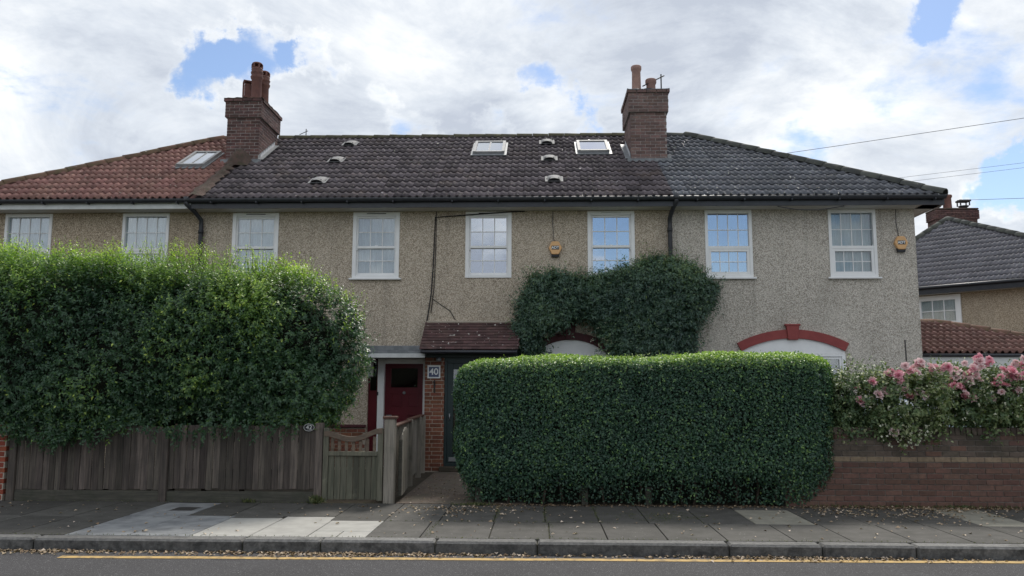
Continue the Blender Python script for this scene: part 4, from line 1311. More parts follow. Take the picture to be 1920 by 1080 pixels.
nb = thing('neighbour_house', 'pebbledash house with dark tiled roof behind the garage at the right edge', 'house', (13.5, 28, 0))
ang = R(-45)
EX, EYn = Vector((math.cos(ang), math.sin(ang), 0)), Vector((-math.sin(ang), math.cos(ang), 0))
NO = Vector((12.87, 27.0, 4.98))
APEX = Vector((15.5, 30.45, 8.0))
rel = APEX - NO
au, av = rel.dot(EX), rel.dot(EYn)
NV = (EYn * av + Vector((0, 0, APEX.z - NO.z))); nl = NV.length; NV.normalize()
LU, RU = -3.2, 6.2
mb = MB()
ql, qr = NO + EX * LU, NO + EX * RU
lowN = Vector((0, 0, -.02))
mb.poly([tuple(ql + lowN), tuple(qr + lowN), tuple(APEX + lowN)])
far = NO + EX * RU + EYn * 9
far2 = NO + EX * LU + EYn * 9
mb.poly([tuple(qr + lowN), tuple(far + lowN), tuple(APEX + lowN)])
mb.poly([tuple(far + lowN), tuple(far2 + lowN), tuple(APEX + lowN)])
mb.poly([tuple(far2 + lowN), tuple(ql + lowN), tuple(APEX + lowN)])
nro = mb.build('roof', TILE_FAR, nb)
tile_field(nro, NO, EX, NV, [(LU, 0), (RU, 0), (au, nl)], tile_mesh(TILE_FAR, h=.035), TW, GAUGE)
ridge_tiles(nro, ql, APEX, RIDGE_SLATE, .15)
ridge_tiles(nro, qr, APEX, RIDGE_SLATE, .15)
NM = Matrix((EX, EYn, Vector((0, 0, 1)))).transposed().to_4x4()
NM = Matrix.Translation((NO.x, NO.y, 0)) @ NM
def nbox(mb, *a): mb.box(*a, NM)
mb = MB(); nbox(mb, LU + .4, RU - .4, .40, 8.6, -.1, 4.9); mb.build('wall', PEB_A, nb)
mb = MB(); nbox(mb, LU, RU, -.02, .02, 4.72, 4.96); mb.build('fascia', GUTTER, nb)
mb = MB(); nbox(mb, LU, RU, .021, .399, 4.73, 4.75); mb.build('soffit', SOFFIT, nb)
mb = MB(); a, b = NO + EX * LU - EYn * .06 + Vector((0, 0, -.04)), NO + EX * RU - EYn * .06 + Vector((0, 0, -.04)); mb.tube([a, b], .055, 10); mb.build('gutter', GUTTER, nb)
NW0, NW1, NZ0, NZ1 = -.45, .95, 2.9, 4.70
mb = MB()
def nframe(x0, x1, z0, z1, y0, y1, t): frame_mesh(x0, x1, z0, z1, y0, y1, t, mb=mb)
nframe(NW0, NW1, NZ0, NZ1, .34, .41, .16)
mb.v = [tuple(NM @ Vector(p)) for p in mb.v]
nw = mb.build('window', WHITE, nb)
xa, xb, za, zb = NW0 + .16, NW1 - .16, NZ0 + .16, NZ1 - .16
for i in range(3):
    for j in range(4):
        cw, rh = (xb - xa) / 3, (zb - za) / 4
        M = NM @ Matrix.Translation((xa + (i + .5) * cw, .39, za + (j + .5) * rh))
        inst('pane', unit_box(GLASS, (cw - .03, .006, rh - .03), .001), nw, M)
for i in range(4):
    M = NM @ Matrix.Translation((xa + i * (xb - xa) / 3, .375, (za + zb) / 2)); inst('glazing_bar', unit_box(WHITE, (.03, .03, zb - za), .002), nw, M)
for j in range(5):
    M = NM @ Matrix.Translation(((xa + xb) / 2, .372, za + j * (zb - za) / 4)); inst('glazing_bar', unit_box(WHITE, (xb - xa, .026, .028 if j != 2 else .06), .002), nw, M)
mb = MB(); nbox(mb, xa, xb, .394, .3985, za, zb); mb.build('curtain', CURTAIN, nw)
# its chimney
ncx, ncy = 17.0, 33.0
mb = MB(); mb.box(ncx - .80, ncx + .80, ncy - .4, ncy + .4, 6.5, 8.85); nch = mb.build('chimney', MORTAR_DARK, nb)
for i in range(22):
    z = 8.84 - (i + 1) * COURSE
    o = .06 if i < 5 else 0
    lay_course(nch, (ncx - .81 - o, ncy - .41 - o, 0), (1, 0, 0), (0, -1, 0), 1.62 + 2 * o, z, BRICK_CHIM, .1125 if i % 2 else 0, depth=.1025 + o)
    lay_course(nch, (ncx - .81 - o, ncy + .40, 0), (0, -1, 0), (-1, 0, 0), .70, z, BRICK_CHIM, .1125 if i % 2 else 0, depth=.1025 + o)
mb = MB(); mb.box(ncx - .87, ncx + .87, ncy - .47, ncy + .45, 8.845, 8.92); mb.build('flaunching', MOSS_MORTAR, nch, .03)
pot(nch, ncx - .15, ncy, 8.90, 9.55, .17, POT)
for dx, s in ((-.62, 1), (.50, 1.15)):
    mb = MB()
    mb.lathe((ncx + dx, ncy, 8.90), [(.13, 0), (.13, .12), (.20, .16), (.20, .19)], 12)
    for k in range(4):
        mb.box(ncx + dx - .2 + (k % 2) * .36, ncx + dx - .16 + (k % 2) * .36, ncy - .15 + (k // 2) * .26, ncy - .11 + (k // 2) * .26, 9.09, 9.26 * 1.0)
    mb.box(ncx + dx - .23, ncx + dx + .23, ncy - .18, ncy + .18, 9.26, 9.33)
    mb.build('chimney_cowl', IRON, nch)

# ------------------------------------------------------------------ boundary things at the pavement
FY = 11.36
fence = thing('board_fence', 'weathered vertical board fence below the tall hedge', 'fence', (-5.3, FY, 0))
for x in (-7.50, -5.31, -3.11):
    w = .105
    bar(fence, 'post', x - w / 2, x + w / 2, FY - .035, FY + .07, -.05, 1.02 if x < -4 else 1.10, WOOD, .006)
for a, b in ((-7.445, -5.365), (-5.255, -3.165)):
    bar(fence, 'gravel_board', a, b, FY - .012, FY + .02, -.01, .145, WOOD_RAIL, .005)
    for z in (.35, .82): bar(fence, 'rail', a, b, FY + .035, FY + .09, z, z + .07, WOOD, .004)
    x = a
    while x < b - .02:
        w = random.uniform(.078, .104)
        if x + w > b: w = b - x
        M = Matrix.Translation((x + w / 2, FY + .014 + random.uniform(-.005, .005), 0)) @ Matrix.Rotation(random.uniform(-.07, .10), 4, 'Z') @ Matrix.Rotation(random.uniform(-.006, .006), 4, 'Y')
        top = 1.03 + .035 * (x + 7.4) / 4.3 + random.uniform(-.012, .012)
        inst('board', unit_box(WOOD, (round(w - .004, 3), .016, .885), .003), fence, M @ Matrix.Translation((0, 0, .148 + .4425 + (top - 1.03))))
        x += w
mb = MB()
# left brick pier at the edge of the frame
lp = thing('brick_pier', 'red brick gate pier at the far left edge beside the board fence', 'pier', (-7.9, FY, 0))
mb.box(-8.05, -7.60, FY - .03, FY + .30, -.05, 1.18); lpm = mb.build('pier_core', MORTAR, lp)
for i in range(15):
    z = .01 + i * COURSE
    off = .1125 if i % 2 else 0
    lay_course(lpm, (-8.055, FY - .036, 0), (1, 0, 0), (0, -1, 0), .46, z, BRICK_LEFT, off)
    lay_course(lpm, (-7.595, FY - .036 + .1125, 0), (0, 1, 0), (1, 0, 0), .22, z, BRICK_LEFT, off)
# plaque 42
pq = thing('house_number_plaque', 'dark oval plaque with the number 42 at the right end of the fence', 'number sign', (-3.255, FY - .03, 1.03))
mb = MB(); mb.lathe((0, 0, 0), [(.082, 0), (.082, .008), (.076, .013)], 24); pm = mb.mesh('plate', BLACKP)
for v in pm.vertices: v.co.y *= .66
inst('plate', pm, pq, Matrix.Translation((-3.255, FY - .012, 1.035)) @ FACE_CAM)
rim = MB(); rim.tube([(.074 * math.cos(t), .049 * math.sin(t), .0145) for t in np.linspace(0, 2 * math.pi, 25)], .003, 6, caps=False)
inst('rim', rim.mesh('rim', WHITE_OLD), pq, Matrix.Translation((-3.255, FY - .012, 1.035)) @ FACE_CAM)
lettering('42', .088, -3.255, FY - .027, 1.035, WHITE_OLD, pq)

# front gate of 42
gate = thing('garden_gate', 'green stained wooden gate with dipped top rail and open pales', 'gate', (-2.62, FY, 0))
GX0, GX1 = -3.045, -2.20
for x0, x1 in ((GX0, GX0 + .075), (GX1 - .075, GX1)): bar(gate, 'stile', x0, x1, FY - .03, FY + .03, .03, 1.03 if x0 < -2.5 else 1.02, WOOD_GATE, .005)
bar(gate, 'rail', GX0 + .075, GX1 - .075, FY - .035, FY + .02, .645, .705, WOOD_GATE, .005)
bar(gate, 'rail', GX0 + .075, GX1 - .075, FY + .02, FY + .05, .12, .20, WOOD_GATE, .005)
nb_ = 8
w = (GX1 - GX0 - .15) / nb_
for i in range(nb_):
    M = Matrix.Translation((GX0 + .075 + (i + .5) * w, FY + random.uniform(-.004, .004), .045 + .30)) @ Matrix.Rotation(random.uniform(-.03, .03), 4, 'Z')
    inst('plank', unit_box(WOOD_GATE, (round(w - .006, 3), .02, .60), .003), gate, M)
for i in range(7):
    x = GX0 + .075 + (i + .5) * (GX1 - GX0 - .15) / 7
    t = (x - GX0) / (GX1 - GX0)
    zt = .99 - .085 * math.sin(math.pi * t) - .04
    bar(gate, 'pale', x - .022, x + .022, FY - .01, FY + .01, .70, zt, WOOD_TOP, .003)
mb = MB()
up, dn = [], []
for i in range(17):
    t = i / 16
    x = GX0 + .01 + (GX1 - GX0 - .02) * t
    z = .985 - .095 * math.sin(math.pi * min(1, max(0, (t - .06) / .86))) ** 1.4 + .045 * t
    up.append((x, z)); dn.append((x, z - .075))
mb.prism(dn + up[::-1], 'y', FY - .04, FY + .035); mb.build('top_rail', WOOD_TOP, gate, .004)

# gate post and side fence back to the porch
sf = thing('side_fence', 'pale grey close-board side fence with brown capping along the brick path', 'fence', (-2.1, 13.4, 0))
bar(sf, 'post', -2.185, -2.035, FY - .04, FY + .10, -.05, 1.16, WOOD_SIDE, .01)
bar(sf, 'post_cap', -2.205, -2.015, FY - .06, FY + .12, 1.16, 1.195, WOOD_CAP, .006)
A_, B_ = Vector((-2.10, FY + .14, 0)), Vector((-2.275, 15.52, 0))
dv = (B_ - A_); LL = dv.length; dv.normalize()
Rz = Matrix((dv, Vector((-dv.y, dv.x, 0)), Vector((0, 0, 1)))).transposed().to_4x4()
u = 0
k = 0
while u < LL - .05:
    w = random.uniform(.13, .16)
    M = Matrix.Translation(A_ + dv * (u + w / 2) + Vector((random.uniform(-.004, .004), 0, .08 + .475))) @ Rz
    inst('board', unit_box(WOOD_SIDE, (round(w - .006, 2), .02, .95), .003), sf, M)
    u += w
for q in (1.9, 3.2, LL - .06):
    M = Matrix.Translation(A_ + dv * q + Vector((.035, 0, .52))) @ Rz
    inst('post', unit_box(WOOD_SIDE, (.09, .09, 1.10), .005), sf, M)
for a, b in ((0, 1.9), (1.9, LL)):
    M = Matrix.Translation(A_ + dv * ((a + b) / 2) + Vector((.01, 0, 1.05 + .02 * (a > 0)))) @ Rz
    inst('cap_rail', unit_box(WOOD_CAP, (b - a, .10, .03), .004), sf, M)
# open picket gate folded back against it
pg = thing('picket_gate', 'grey picket gate folded open against the side fence beside the path', 'gate', (-1.97, 12.0, 0))
PX = -1.975
for i in range(6):
    y = FY + .22 + i * .155
    top = .93 + .09 * math.sin((i + .6) / 6 * math.pi)
    x = PX - .012 * i
    mb = MB(); mb.prism([(y - .04, .08), (y + .04, .08), (y + .04, top - .03), (y, top), (y - .04, top - .03)], 'x', x, x + .02); mb.build('pale', WOOD_SIDE, pg, .003)
for z in (.28, .72):
    mb = MB(); mb.prism([(PX - .03, FY + .17), (PX, FY + .17), (PX - .075, FY + 1.06), (PX - .105, FY + 1.06)], 'z', z, z + .07); mb.build('rail', WOOD_SIDE, pg)
mb = MB(); mb.box(PX - .03, PX + .015, FY + .125, FY + .175, .08, .86); mb.build('stile', WOOD_RAIL, pg, .004)

# brick garden wall on the right
gw_ = thing('brick_garden_wall', 'low brick garden wall with one pale course under the pink roses', 'wall', (5.6, 11.4, 0))
WX0, WX1 = 3.35, 7.4
mb = MB(); mb.box(WX0, WX1, 11.317, 11.52, -.05, 1.02); wc = mb.build('wall_core', MORTAR_DARK, gw_)
for i in range(13):
    z = .008 + i * COURSE
    if i < 8: mt = lambda: BRICK_WALL
    elif i == 8: mt = BRICK_PALE
    else: mt = lambda: BRICK_SOOT if random.random() < .8 else BRICK_WALL
    lay_course(wc, (WX0, 11.304, 0), (1, 0, 0), (0, -1, 0), WX1 - WX0, z, mt, .1125 if i % 2 else 0, jitter=.004)
x = WX0
while x < WX1 - .05:
    M = Matrix.Translation((x + .0325, 11.41, 1.07 - .055 + .005)) @ Matrix.Rotation(random.uniform(-.01, .01), 4, 'Y')
    inst('coping_brick', unit_box(BRICK_SOOT, (.065, .225, .1025), .006), wc, M)
    x += .075

# ------------------------------------------------------------------ foliage
def leaf_cloud(name, P, D, Nn, L, W, tint, mat, parent=None, fold=.10, droop=.12):
    """one mesh of folded, pointed leaves: base point, axis, face normal, length, width, tint"""
    n = len(P)
    D = D / np.linalg.norm(D, axis=1, keepdims=True)
    S = np.cross(D, Nn); S /= np.linalg.norm(S, axis=1, keepdims=True) + 1e-9
    Q = np.cross(S, D)
    L = L[:, None]; W = W[:, None]
    V = np.empty((n, 6, 3))
    V[:, 0] = P
    V[:, 1] = P + D * L * .48 - S * W * .5 + Q * W * fold * 2
    V[:, 2] = P + D * L * .50
    V[:, 3] = P + D * L * .48 + S * W * .5 + Q * W * fold * 2
    V[:, 4] = P + D * L * .98 - Q * L * droop
    V[:, 5] = V[:, 4]
    V = V[:, :5].reshape(-1, 3)
    base = (np.arange(n) * 5)[:, None]
    F = np.concatenate([base + np.array([0, 2, 4, 1]), base + np.array([0, 3, 4, 2])], axis=1).reshape(-1)
    me = bpy.data.meshes.new(name)
    me.vertices.add(len(V)); me.vertices.foreach_set('co', V.astype(np.float32).ravel())
    me.loops.add(len(F)); me.loops.foreach_set('vertex_index', F.astype(np.int32))
    me.polygons.add(n * 2)
    me.polygons.foreach_set('loop_start', (np.arange(n * 2) * 4).astype(np.int32))
    at = me.attributes.new('tint', 'FLOAT', 'POINT')
    at.data.foreach_set('value', np.repeat(np.clip(tint, 0, 1), 5).astype(np.float32))
    me.materials.append(mat)
    me.update(calc_edges=True)
    o = bpy.data.objects.new(name, me)
    return link(o, parent)


def unit(v): return v / (np.linalg.norm(v, axis=1, keepdims=True) + 1e-9)


class Waves:
    """cheap smooth 3-D noise: sum of random plane waves"""
    def __init__(s, freq, n=14, seed=1):
        r = np.random.default_rng(seed)
        s.k = r.normal(size=(n, 3)) * freq; s.p = r.uniform(0, 6.28, n)

    def __call__(s, P): return np.sin(P @ s.k.T + s.p).sum(1) / math.sqrt(len(s.p))


def superbox(c, r, e, n, keep=None, seed=3):
    """points and normals on a super-ellipsoid, sampled from the box faces"""
    rg = np.random.default_rng(seed)
    c, r = np.array(c), np.array(r)
    A = np.array([r[1] * r[2], r[0] * r[2], r[0] * r[1]])
    out_p, out_n = [], []
    tot = 0
    while tot < n:
        m = n * 2
        ax = rg.choice(3, m, p=A / A.sum())
        q = rg.uniform(-1, 1, (m, 3))
        q[np.arange(m), ax] = rg.choice([-1., 1.], m)
        q /= (np.abs(q) ** e).sum(1, keepdims=True) ** (1 / e)
        nn = unit(np.sign(q) * np.abs(q) ** (e - 1) / r)
        p = c + q * r
        ok = np.ones(m, bool) if keep is None else keep(p, nn)
        out_p.append(p[ok]); out_n.append(nn[ok]); tot += ok.sum()
    return np.concatenate(out_p)[:n], np.concatenate(out_n)[:n]


def core_mesh(c, r, e, parent, mat, disp=None, name='inner_branches', sub=5, low=None):
    bm = bmesh.new(); bmesh.ops.create_icosphere(bm, subdivisions=sub, radius=1)
    for v in bm.verts:
        q = np.array(v.co); q = q / max(np.abs(q).max(), 1e-6)
        q = q / (np.abs(q) ** e).sum() ** (1 / e)
        p = np.array(c) + q * np.array(r)
        if disp is not None: p = p + q / np.linalg.norm(q) * disp(p[None])[0] * .06
        v.co = p
    me = bpy.data.meshes.new(name); bm.to_mesh(me); bm.free(); me.materials.append(mat)
    o = bpy.data.objects.new(name, me)
    return link(o, parent)


def shoots(P, Nn, axis, slen, k, leaf, seed, spread=.9, droopz=-.2):
    """leaves in pairs along each shoot; returns leaf arrays"""
    rg = np.random.default_rng(seed)
    n = len(P)
    axis = unit(axis)
    t = (np.arange(k) + .6) / k
    a1 = unit(np.cross(axis, rg.normal(size=(n, 3)))); a2 = np.cross(axis, a1)
    pos_ = P[:, None] + axis[:, None] * (slen[:, None] * t)[:, :, None]
    ph = rg.uniform(0, 6.28, (n, 1)) + np.arange(k) * 1.62 + (np.arange(k) % 2) * math.pi
    rad = a1[:, None] * np.cos(ph)[:, :, None] + a2[:, None] * np.sin(ph)[:, :, None]
    D = axis[:, None] * .55 + rad * spread + rg.normal(size=(n, k, 3)) * .25
    D[:, :, 2] += droopz
    NN = axis[:, None] * .8 - rad * .3 + np.array([0, -.15, .75]) + rg.normal(size=(n, k, 3)) * .35
    sz = leaf * (1.05 - .45 * t[None]) * rg.uniform(.7, 1.25, (n, k))
    f = lambda a: a.reshape(-1, a.shape[-1])
    return f(pos_), f(unit(f(D)).reshape(n, k, 3)), f(unit(f(NN)).reshape(n, k, 3)), sz.reshape(-1), np.repeat(np.arange(n), k), np.tile(t, n)


def stuff_part(o):
    o['kind'] = 'stuff'
    return o


# ---- tall privet hedge on the left
lh = thing('privet_hedge', 'tall overgrown privet hedge with light green top above the board fence', 'hedge', (-6, 12.1, 0))
c_, r_, e_ = (-7.6, 12.05, 2.18), (4.95, 1.05, 1.36), 3.0
W1, W2 = Waves(2.2, seed=5), Waves(5.5, seed=6)
disp = lambda p: .6 * W1(p) + .4 * W2(p)
P, Nn = superbox(c_, r_, e_, 11500, lambda p, n: (p[:, 0] > -8.9) & ((n[:, 1] < .35) | (p[:, 2] > 3.1) & (n[:, 1] < .8)), 11)
d0 = disp(P)
P = P + Nn * (d0 * .13 + .10 * Waves(1.1, seed=8)(P))[:, None]
dep = rng.uniform(0, 1, len(P)) ** 1.6 * .24
P = P - Nn * (dep + .13)[:, None]
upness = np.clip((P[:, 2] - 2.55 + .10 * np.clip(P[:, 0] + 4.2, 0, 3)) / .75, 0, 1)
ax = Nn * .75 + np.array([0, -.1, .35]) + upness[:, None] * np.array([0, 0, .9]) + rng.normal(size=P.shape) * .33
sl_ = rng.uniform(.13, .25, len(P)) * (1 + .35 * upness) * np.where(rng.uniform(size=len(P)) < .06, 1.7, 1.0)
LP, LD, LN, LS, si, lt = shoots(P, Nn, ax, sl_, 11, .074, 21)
young_sunlit = np.clip(upness[si] * .85 + (d0[si] * .10), 0, 1) * (.55 + .45 * lt)  # fresh growth plus backlit sun put into the leaf colour towards the top
tint = .36 + .14 * d0[si] + rng.normal(size=len(LP)) * .11 - dep[si] * .7 + young_sunlit * .42 + rng.choice([0, .45], len(LP), p=[.985, .015])
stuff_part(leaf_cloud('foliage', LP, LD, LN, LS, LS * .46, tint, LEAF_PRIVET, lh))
P, Nn = superbox((-3.75, 11.85, 1.62), (.92, .72, .62), 2.4, 1500, lambda p, n: (n[:, 1] < .4) & (p[:, 2] > 1.02), 13)
d0 = disp(P)
P = P + Nn * (d0 * .10 - rng.uniform(.05, .28, len(P)))[:, None]
LP, LD, LN, LS, si, lt = shoots(P, None, Nn * .75 + np.array([0, -.1, .15]) + rng.normal(size=P.shape) * .35, rng.uniform(.13, .26, len(P)), 11, .072, 25)
stuff_part(leaf_cloud('lower_foliage', LP, LD, LN, LS, LS * .46, .36 + .14 * d0[si] + rng.normal(size=len(LP)) * .11, LEAF_PRIVET, lh))
# long young shoots standing out of the top
n = 520
tx = np.concatenate([rng.uniform(-8.6, -2.7, 430), rng.normal(-4.05, .16, 50), rng.normal(-5.45, .12, 40)])
uu = (tx - c_[0]) / r_[0]
ty = rng.uniform(11.35, 12.6, n)
vv = (ty - c_[1]) / r_[1]
tz = c_[2] + r_[2] * np.clip(1 - np.abs(uu) ** e_ - np.abs(vv) ** e_, .01, 1) ** (1 / e_) - .08
P = np.stack([tx, ty, tz], 1)
ax = np.array([0, 0, 1.]) + rng.normal(size=P.shape) * .22
sl_ = rng.uniform(.18, .46, n)
LP, LD, LN, LS, si, lt = shoots(P, None, ax, sl_, 14, .055, 22, .8, .1)
stuff_part(leaf_cloud('young_shoots', LP, LD, LN, LS, LS * .45, .60 + .26 * lt + rng.normal(size=len(LP)) * .08, LEAF_PRIVET, lh))
mb = MB()
for p, a, s in zip(P, unit(ax), sl_): mb.tube([tuple(p - a * .1), tuple(p + a * s)], [.004, .0015], 3, caps=False)
stuff_part(mb.build('twigs', STEM, lh))
# drooping sprays over the fence
tx = np.concatenate([rng.uniform(-8.3, -3.4, 200), rng.normal(-6.75, .22, 46), rng.normal(-7.3, .18, 30)])
n = len(tx)
ty = rng.uniform(11.02, 11.34, n)
P = np.stack([tx, ty, rng.uniform(1.0, 1.22, n) + .05 * np.sin(tx * 4) - .12 * np.exp(-((tx + 6.9) / .7) ** 2)], 1)
ax = np.array([0, -.45, -.75]) + rng.normal(size=P.shape) * .4
sl_ = rng.uniform(.14, .30, n)
LP, LD, LN, LS, si, lt = shoots(P, None, ax, sl_, 10, .07, 23, .8, -.25)
stuff_part(leaf_cloud('hanging_sprays', LP, LD, LN, LS, LS * .46, .30 + rng.normal(size=len(LP)) * .13, LEAF_PRIVET, lh))
core_mesh(c_, (r_[0] - .33, r_[1] - .33, r_[2] - .30), e_, lh, CORE, disp)
for i in range(9):
    x = -8.4 + i * .5 + random.uniform(-.1, .1)
    mb = MB(); mb.tube([(x, 12.0, -.05), (x + random.uniform(-.1, .1), 11.95, .6), (x + random.uniform(-.3, .3), 12.05, 1.5)], [.04, .032, .015], 7); mb.build('stem', STEM, lh)

# ---- clipped hedge in the middle
rh = thing('clipped_hedge', 'dense box-cut hedge with straight sides between the path and the brick wall', 'hedge', (1.3, 11.8, 0))
c_, r_, e_ = (1.38, 11.83, .86), (2.55, .72, 1.14), 12.0
W1, W2 = Waves(1.7, seed=15), Waves(7., seed=16)
disp2 = lambda p: .55 * W1(p) + .45 * W2(p)


def taper(p):
    """foot of the hedge set back, top leaning slightly back and rising to the rear and the right"""
    q = p.copy()
    low = np.clip((.55 - q[:, 2]) / .55, 0, 1)
    q[:, 1] += low ** 1.1 * .22 * (q[:, 1] < 11.8)
    q[:, 0] -= low * .16 * np.clip((q[:, 0] - 3.0) / .6, 0, 1)
    q[:, 0] += low * .14 * np.clip((-.4 - q[:, 0]) / .6, 0, 1)
    hi = np.clip((q[:, 2] - 1.2) / .8, 0, 1)
    q[:, 2] += hi * (.06 * (q[:, 1] - 11.1) + .05 * (q[:, 0] - 1.6) / 2.5)
    q[:, 0] += np.clip((q[:, 0] - 3) / .8, 0, 1) * (q[:, 1] - 11.11) * .40
    return q


P, Nn = superbox(c_, r_, e_, 135000, lambda p, n: (n[:, 1] < .4) & (n[:, 2] > -.6), 31)
d0 = disp2(P)
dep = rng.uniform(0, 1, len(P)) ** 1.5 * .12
lowd = np.clip((.46 + .09 * W1(P * np.array([1.6, 0, 0])) - P[:, 2]) / .22, 0, 1) * (1 - .75 * np.clip((P[:, 0] - 3.1) / .5, 0, 1))
thin = np.clip(Waves(2.6, seed=19)(P) - 1.15, 0, 1)
keep = (rng.uniform(size=len(P)) > lowd * .74) & (rng.uniform(size=len(P)) > thin * .8) & (P[:, 2] > .03)
P, Nn, d0, dep, lowd = P[keep], Nn[keep], d0[keep], dep[keep], lowd[keep]
P = taper(P + Nn * (d0 * .045 - dep + .015 - lowd * .14 * rng.uniform(size=len(P)))[:, None])
D = np.cross(Nn, rng.normal(size=P.shape)) * .9 + Nn * .55 + np.array([0, 0, -.12])
LNn = Nn * .8 + np.array([0, -.1, .45]) + rng.normal(size=P.shape) * .45
tp = np.clip(Nn[:, 2], 0, 1) * .5 + np.clip((P[:, 2] - 1.80) / .22, 0, 1) * .26  # lighter upper leaves: new growth, with the sunlit top painted into the tint
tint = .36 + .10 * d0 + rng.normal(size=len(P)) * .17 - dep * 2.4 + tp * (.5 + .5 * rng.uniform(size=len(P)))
L = rng.uniform(.026, .052, len(P))
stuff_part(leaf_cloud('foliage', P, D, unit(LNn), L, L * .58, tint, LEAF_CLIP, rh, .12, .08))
Pq, Nq = superbox(c_, r_, e_, 900, lambda p, n: (n[:, 1] < .4) & (n[:, 2] > -.3) & (p[:, 2] > .4), 37)
Pq = taper(Pq)
LPq, LDq, LNq, LSq, siq, ltq = shoots(Pq - Nq * .06, None, Nq + np.array([0, -.1, .35]) + rng.normal(size=Pq.shape) * .4, rng.uniform(.06, .15, len(Pq)), 8, .040, 38)
stuff_part(leaf_cloud('stray_shoots', LPq, LDq, LNq, LSq, LSq * .55, .45 + .25 * ltq + .3 * np.clip(Nq[siq][:, 2], 0, 1) + rng.normal(size=len(LPq)) * .12, LEAF_CLIP, rh))
oc = core_mesh(c_, (r_[0] - .15, r_[1] - .15, r_[2] - .13), e_, rh, CORE, disp2)
co = np.array([v.co for v in oc.data.vertices]); co = taper(co)
co[:, 1] += np.clip((.55 - co[:, 2]) / .3, 0, 1) * .20 * (co[:, 1] < 11.8)
for v, q in zip(oc.data.vertices, co): v.co = q
# loose shoots at its right end
P, Nn = superbox((3.95, 12.0, 1.45), (.33, .55, .62), 2.2, 420, lambda p, n: n[:, 1] < .5, 33)
LP, LD, LN, LS, si, lt = shoots(P - Nn * .12, None, Nn + np.array([0, -.1, .3]) + rng.normal(size=P.shape) * .4, rng.uniform(.1, .22, len(P)), 10, .05, 34)
stuff_part(leaf_cloud('loose_shoots', LP, LD, LN, LS, LS * .5, .42 + rng.normal(size=len(LP)) * .13, LEAF_CLIP, rh))
for i in range(17):
    x = -.9 + i * .28 + random.uniform(-.12, .12)
    y = 11.42 + random.uniform(-.06, .1)
    mb = MB(); mb.tube([(x, y, -.05), (x + random.uniform(-.08, .08), y, .22), (x + random.uniform(-.2, .2), y + .05, .7)], [random.uniform(.014, .03), .018, .010], 7); mb.build('stem', STEM, rh)
for x in (-.86, .62, 1.5):
    bar(rh, 'stump_post', x - .045, x + .045, 11.38, 11.46, -.03, .24, WOOD_RAIL, .006)

# ---- climber on the house front
cl_ = thing('climbing_plant', 'dark green climbing plant over the arch on the house front', 'climber', (1.4, YF, 0))
lumps = [((.28, 15.74, 3.45), (.52, .28, .48)), ((.0, 15.76, 3.05), (.42, .26, .48)), ((-.24, 15.80, 2.55), (.20, .20, .42)), ((.72, 15.76, 3.36), (.52, .26, .32)), ((.45, 15.80, 3.18), (.45, .18, .20)),
         ((1.50, 15.68, 3.42), (.62, .32, .46)), ((2.05, 15.62, 3.45), (.72, .38, .56)), ((2.52, 15.64, 3.45), (.60, .36, .60)), ((1.92, 15.66, 2.85), (.46, .34, .60)), ((2.40, 15.62, 2.85), (.58, .38, .66)),
         ((2.0, 15.7, 2.4), (.42, .3, .5)), ((2.58, 15.7, 2.4), (.38, .3, .55)), ((2.95, 15.78, 3.55), (.42, .2, .36)), ((2.35, 15.74, 3.92), (.50, .20, .18)), ((1.42, 15.76, 2.95), (.26, .20, .32)),
         ((3.25, 15.86, 3.62), (.32, .10, .16)), ((2.3, 15.9, 4.12), (.12, .08, .16))]
lumps = [((c[0], c[1] + (.06 if i in (3, 4, 14) else 0), c[2] - (.08 if i not in (3, 4, 14) else -.04)), r) for i, (c, r) in enumerate(lumps)]
W3 = Waves(4.0, seed=44)
Ps, Ns = [], []
for k, (c, r) in enumerate(lumps):
    area = (r[0] * r[2] + r[0] * r[1] + r[1] * r[2])
    p, n = superbox(c, r, 2.2, int(2100 * area), lambda p, n: (n[:, 1] < .35) & (p[:, 1] < YF - .02), 50 + k)
    inside = np.zeros(len(p), bool)
    for j, (c2, r2) in enumerate(lumps):
        if j != k: inside |= ((((p - np.array(c2)) / np.array(r2)) ** 2).sum(1) < .62)
    Ps.append(p[~inside]); Ns.append(n[~inside])
P, Nn = np.concatenate(Ps), np.concatenate(Ns)
open_ = ~((P[:, 0] > .0) & (P[:, 0] < 1.30) & (P[:, 2] < 2.88 - .25 * np.abs(P[:, 0] - .65)))      # the arch is kept clear
P, Nn = P[open_], Nn[open_]
d0 = W3(P) * .7 + Waves(8., seed=45)(P) * .5
P = P + Nn * (d0 * .075 - rng.uniform(0, .18, len(P)))[:, None]
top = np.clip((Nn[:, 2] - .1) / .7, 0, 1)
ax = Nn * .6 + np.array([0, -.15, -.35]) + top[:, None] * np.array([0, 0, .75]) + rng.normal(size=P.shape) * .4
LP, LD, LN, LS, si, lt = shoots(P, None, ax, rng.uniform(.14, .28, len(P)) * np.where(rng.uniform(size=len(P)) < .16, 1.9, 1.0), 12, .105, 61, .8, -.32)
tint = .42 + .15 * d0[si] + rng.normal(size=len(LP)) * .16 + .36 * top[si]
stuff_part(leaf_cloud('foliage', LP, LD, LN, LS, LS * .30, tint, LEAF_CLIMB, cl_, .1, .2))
sel = rng.choice(len(P), 420, replace=False)
sel = sel[(np.abs(P[sel, 0] - .65) > .75) | (P[sel, 2] > 3.1)]
tx_ = np.stack([rng.normal(size=len(sel)) * .55, -.12 - rng.uniform(0, .3, len(sel)), rng.normal(size=len(sel)) * .55 + .1], 1) + Nn[sel] * .9
LP, LD, LN, LS, si, lt = shoots(P[sel], None, tx_, rng.uniform(.28, .52, len(sel)), 13, .085, 67, .8, -.3)
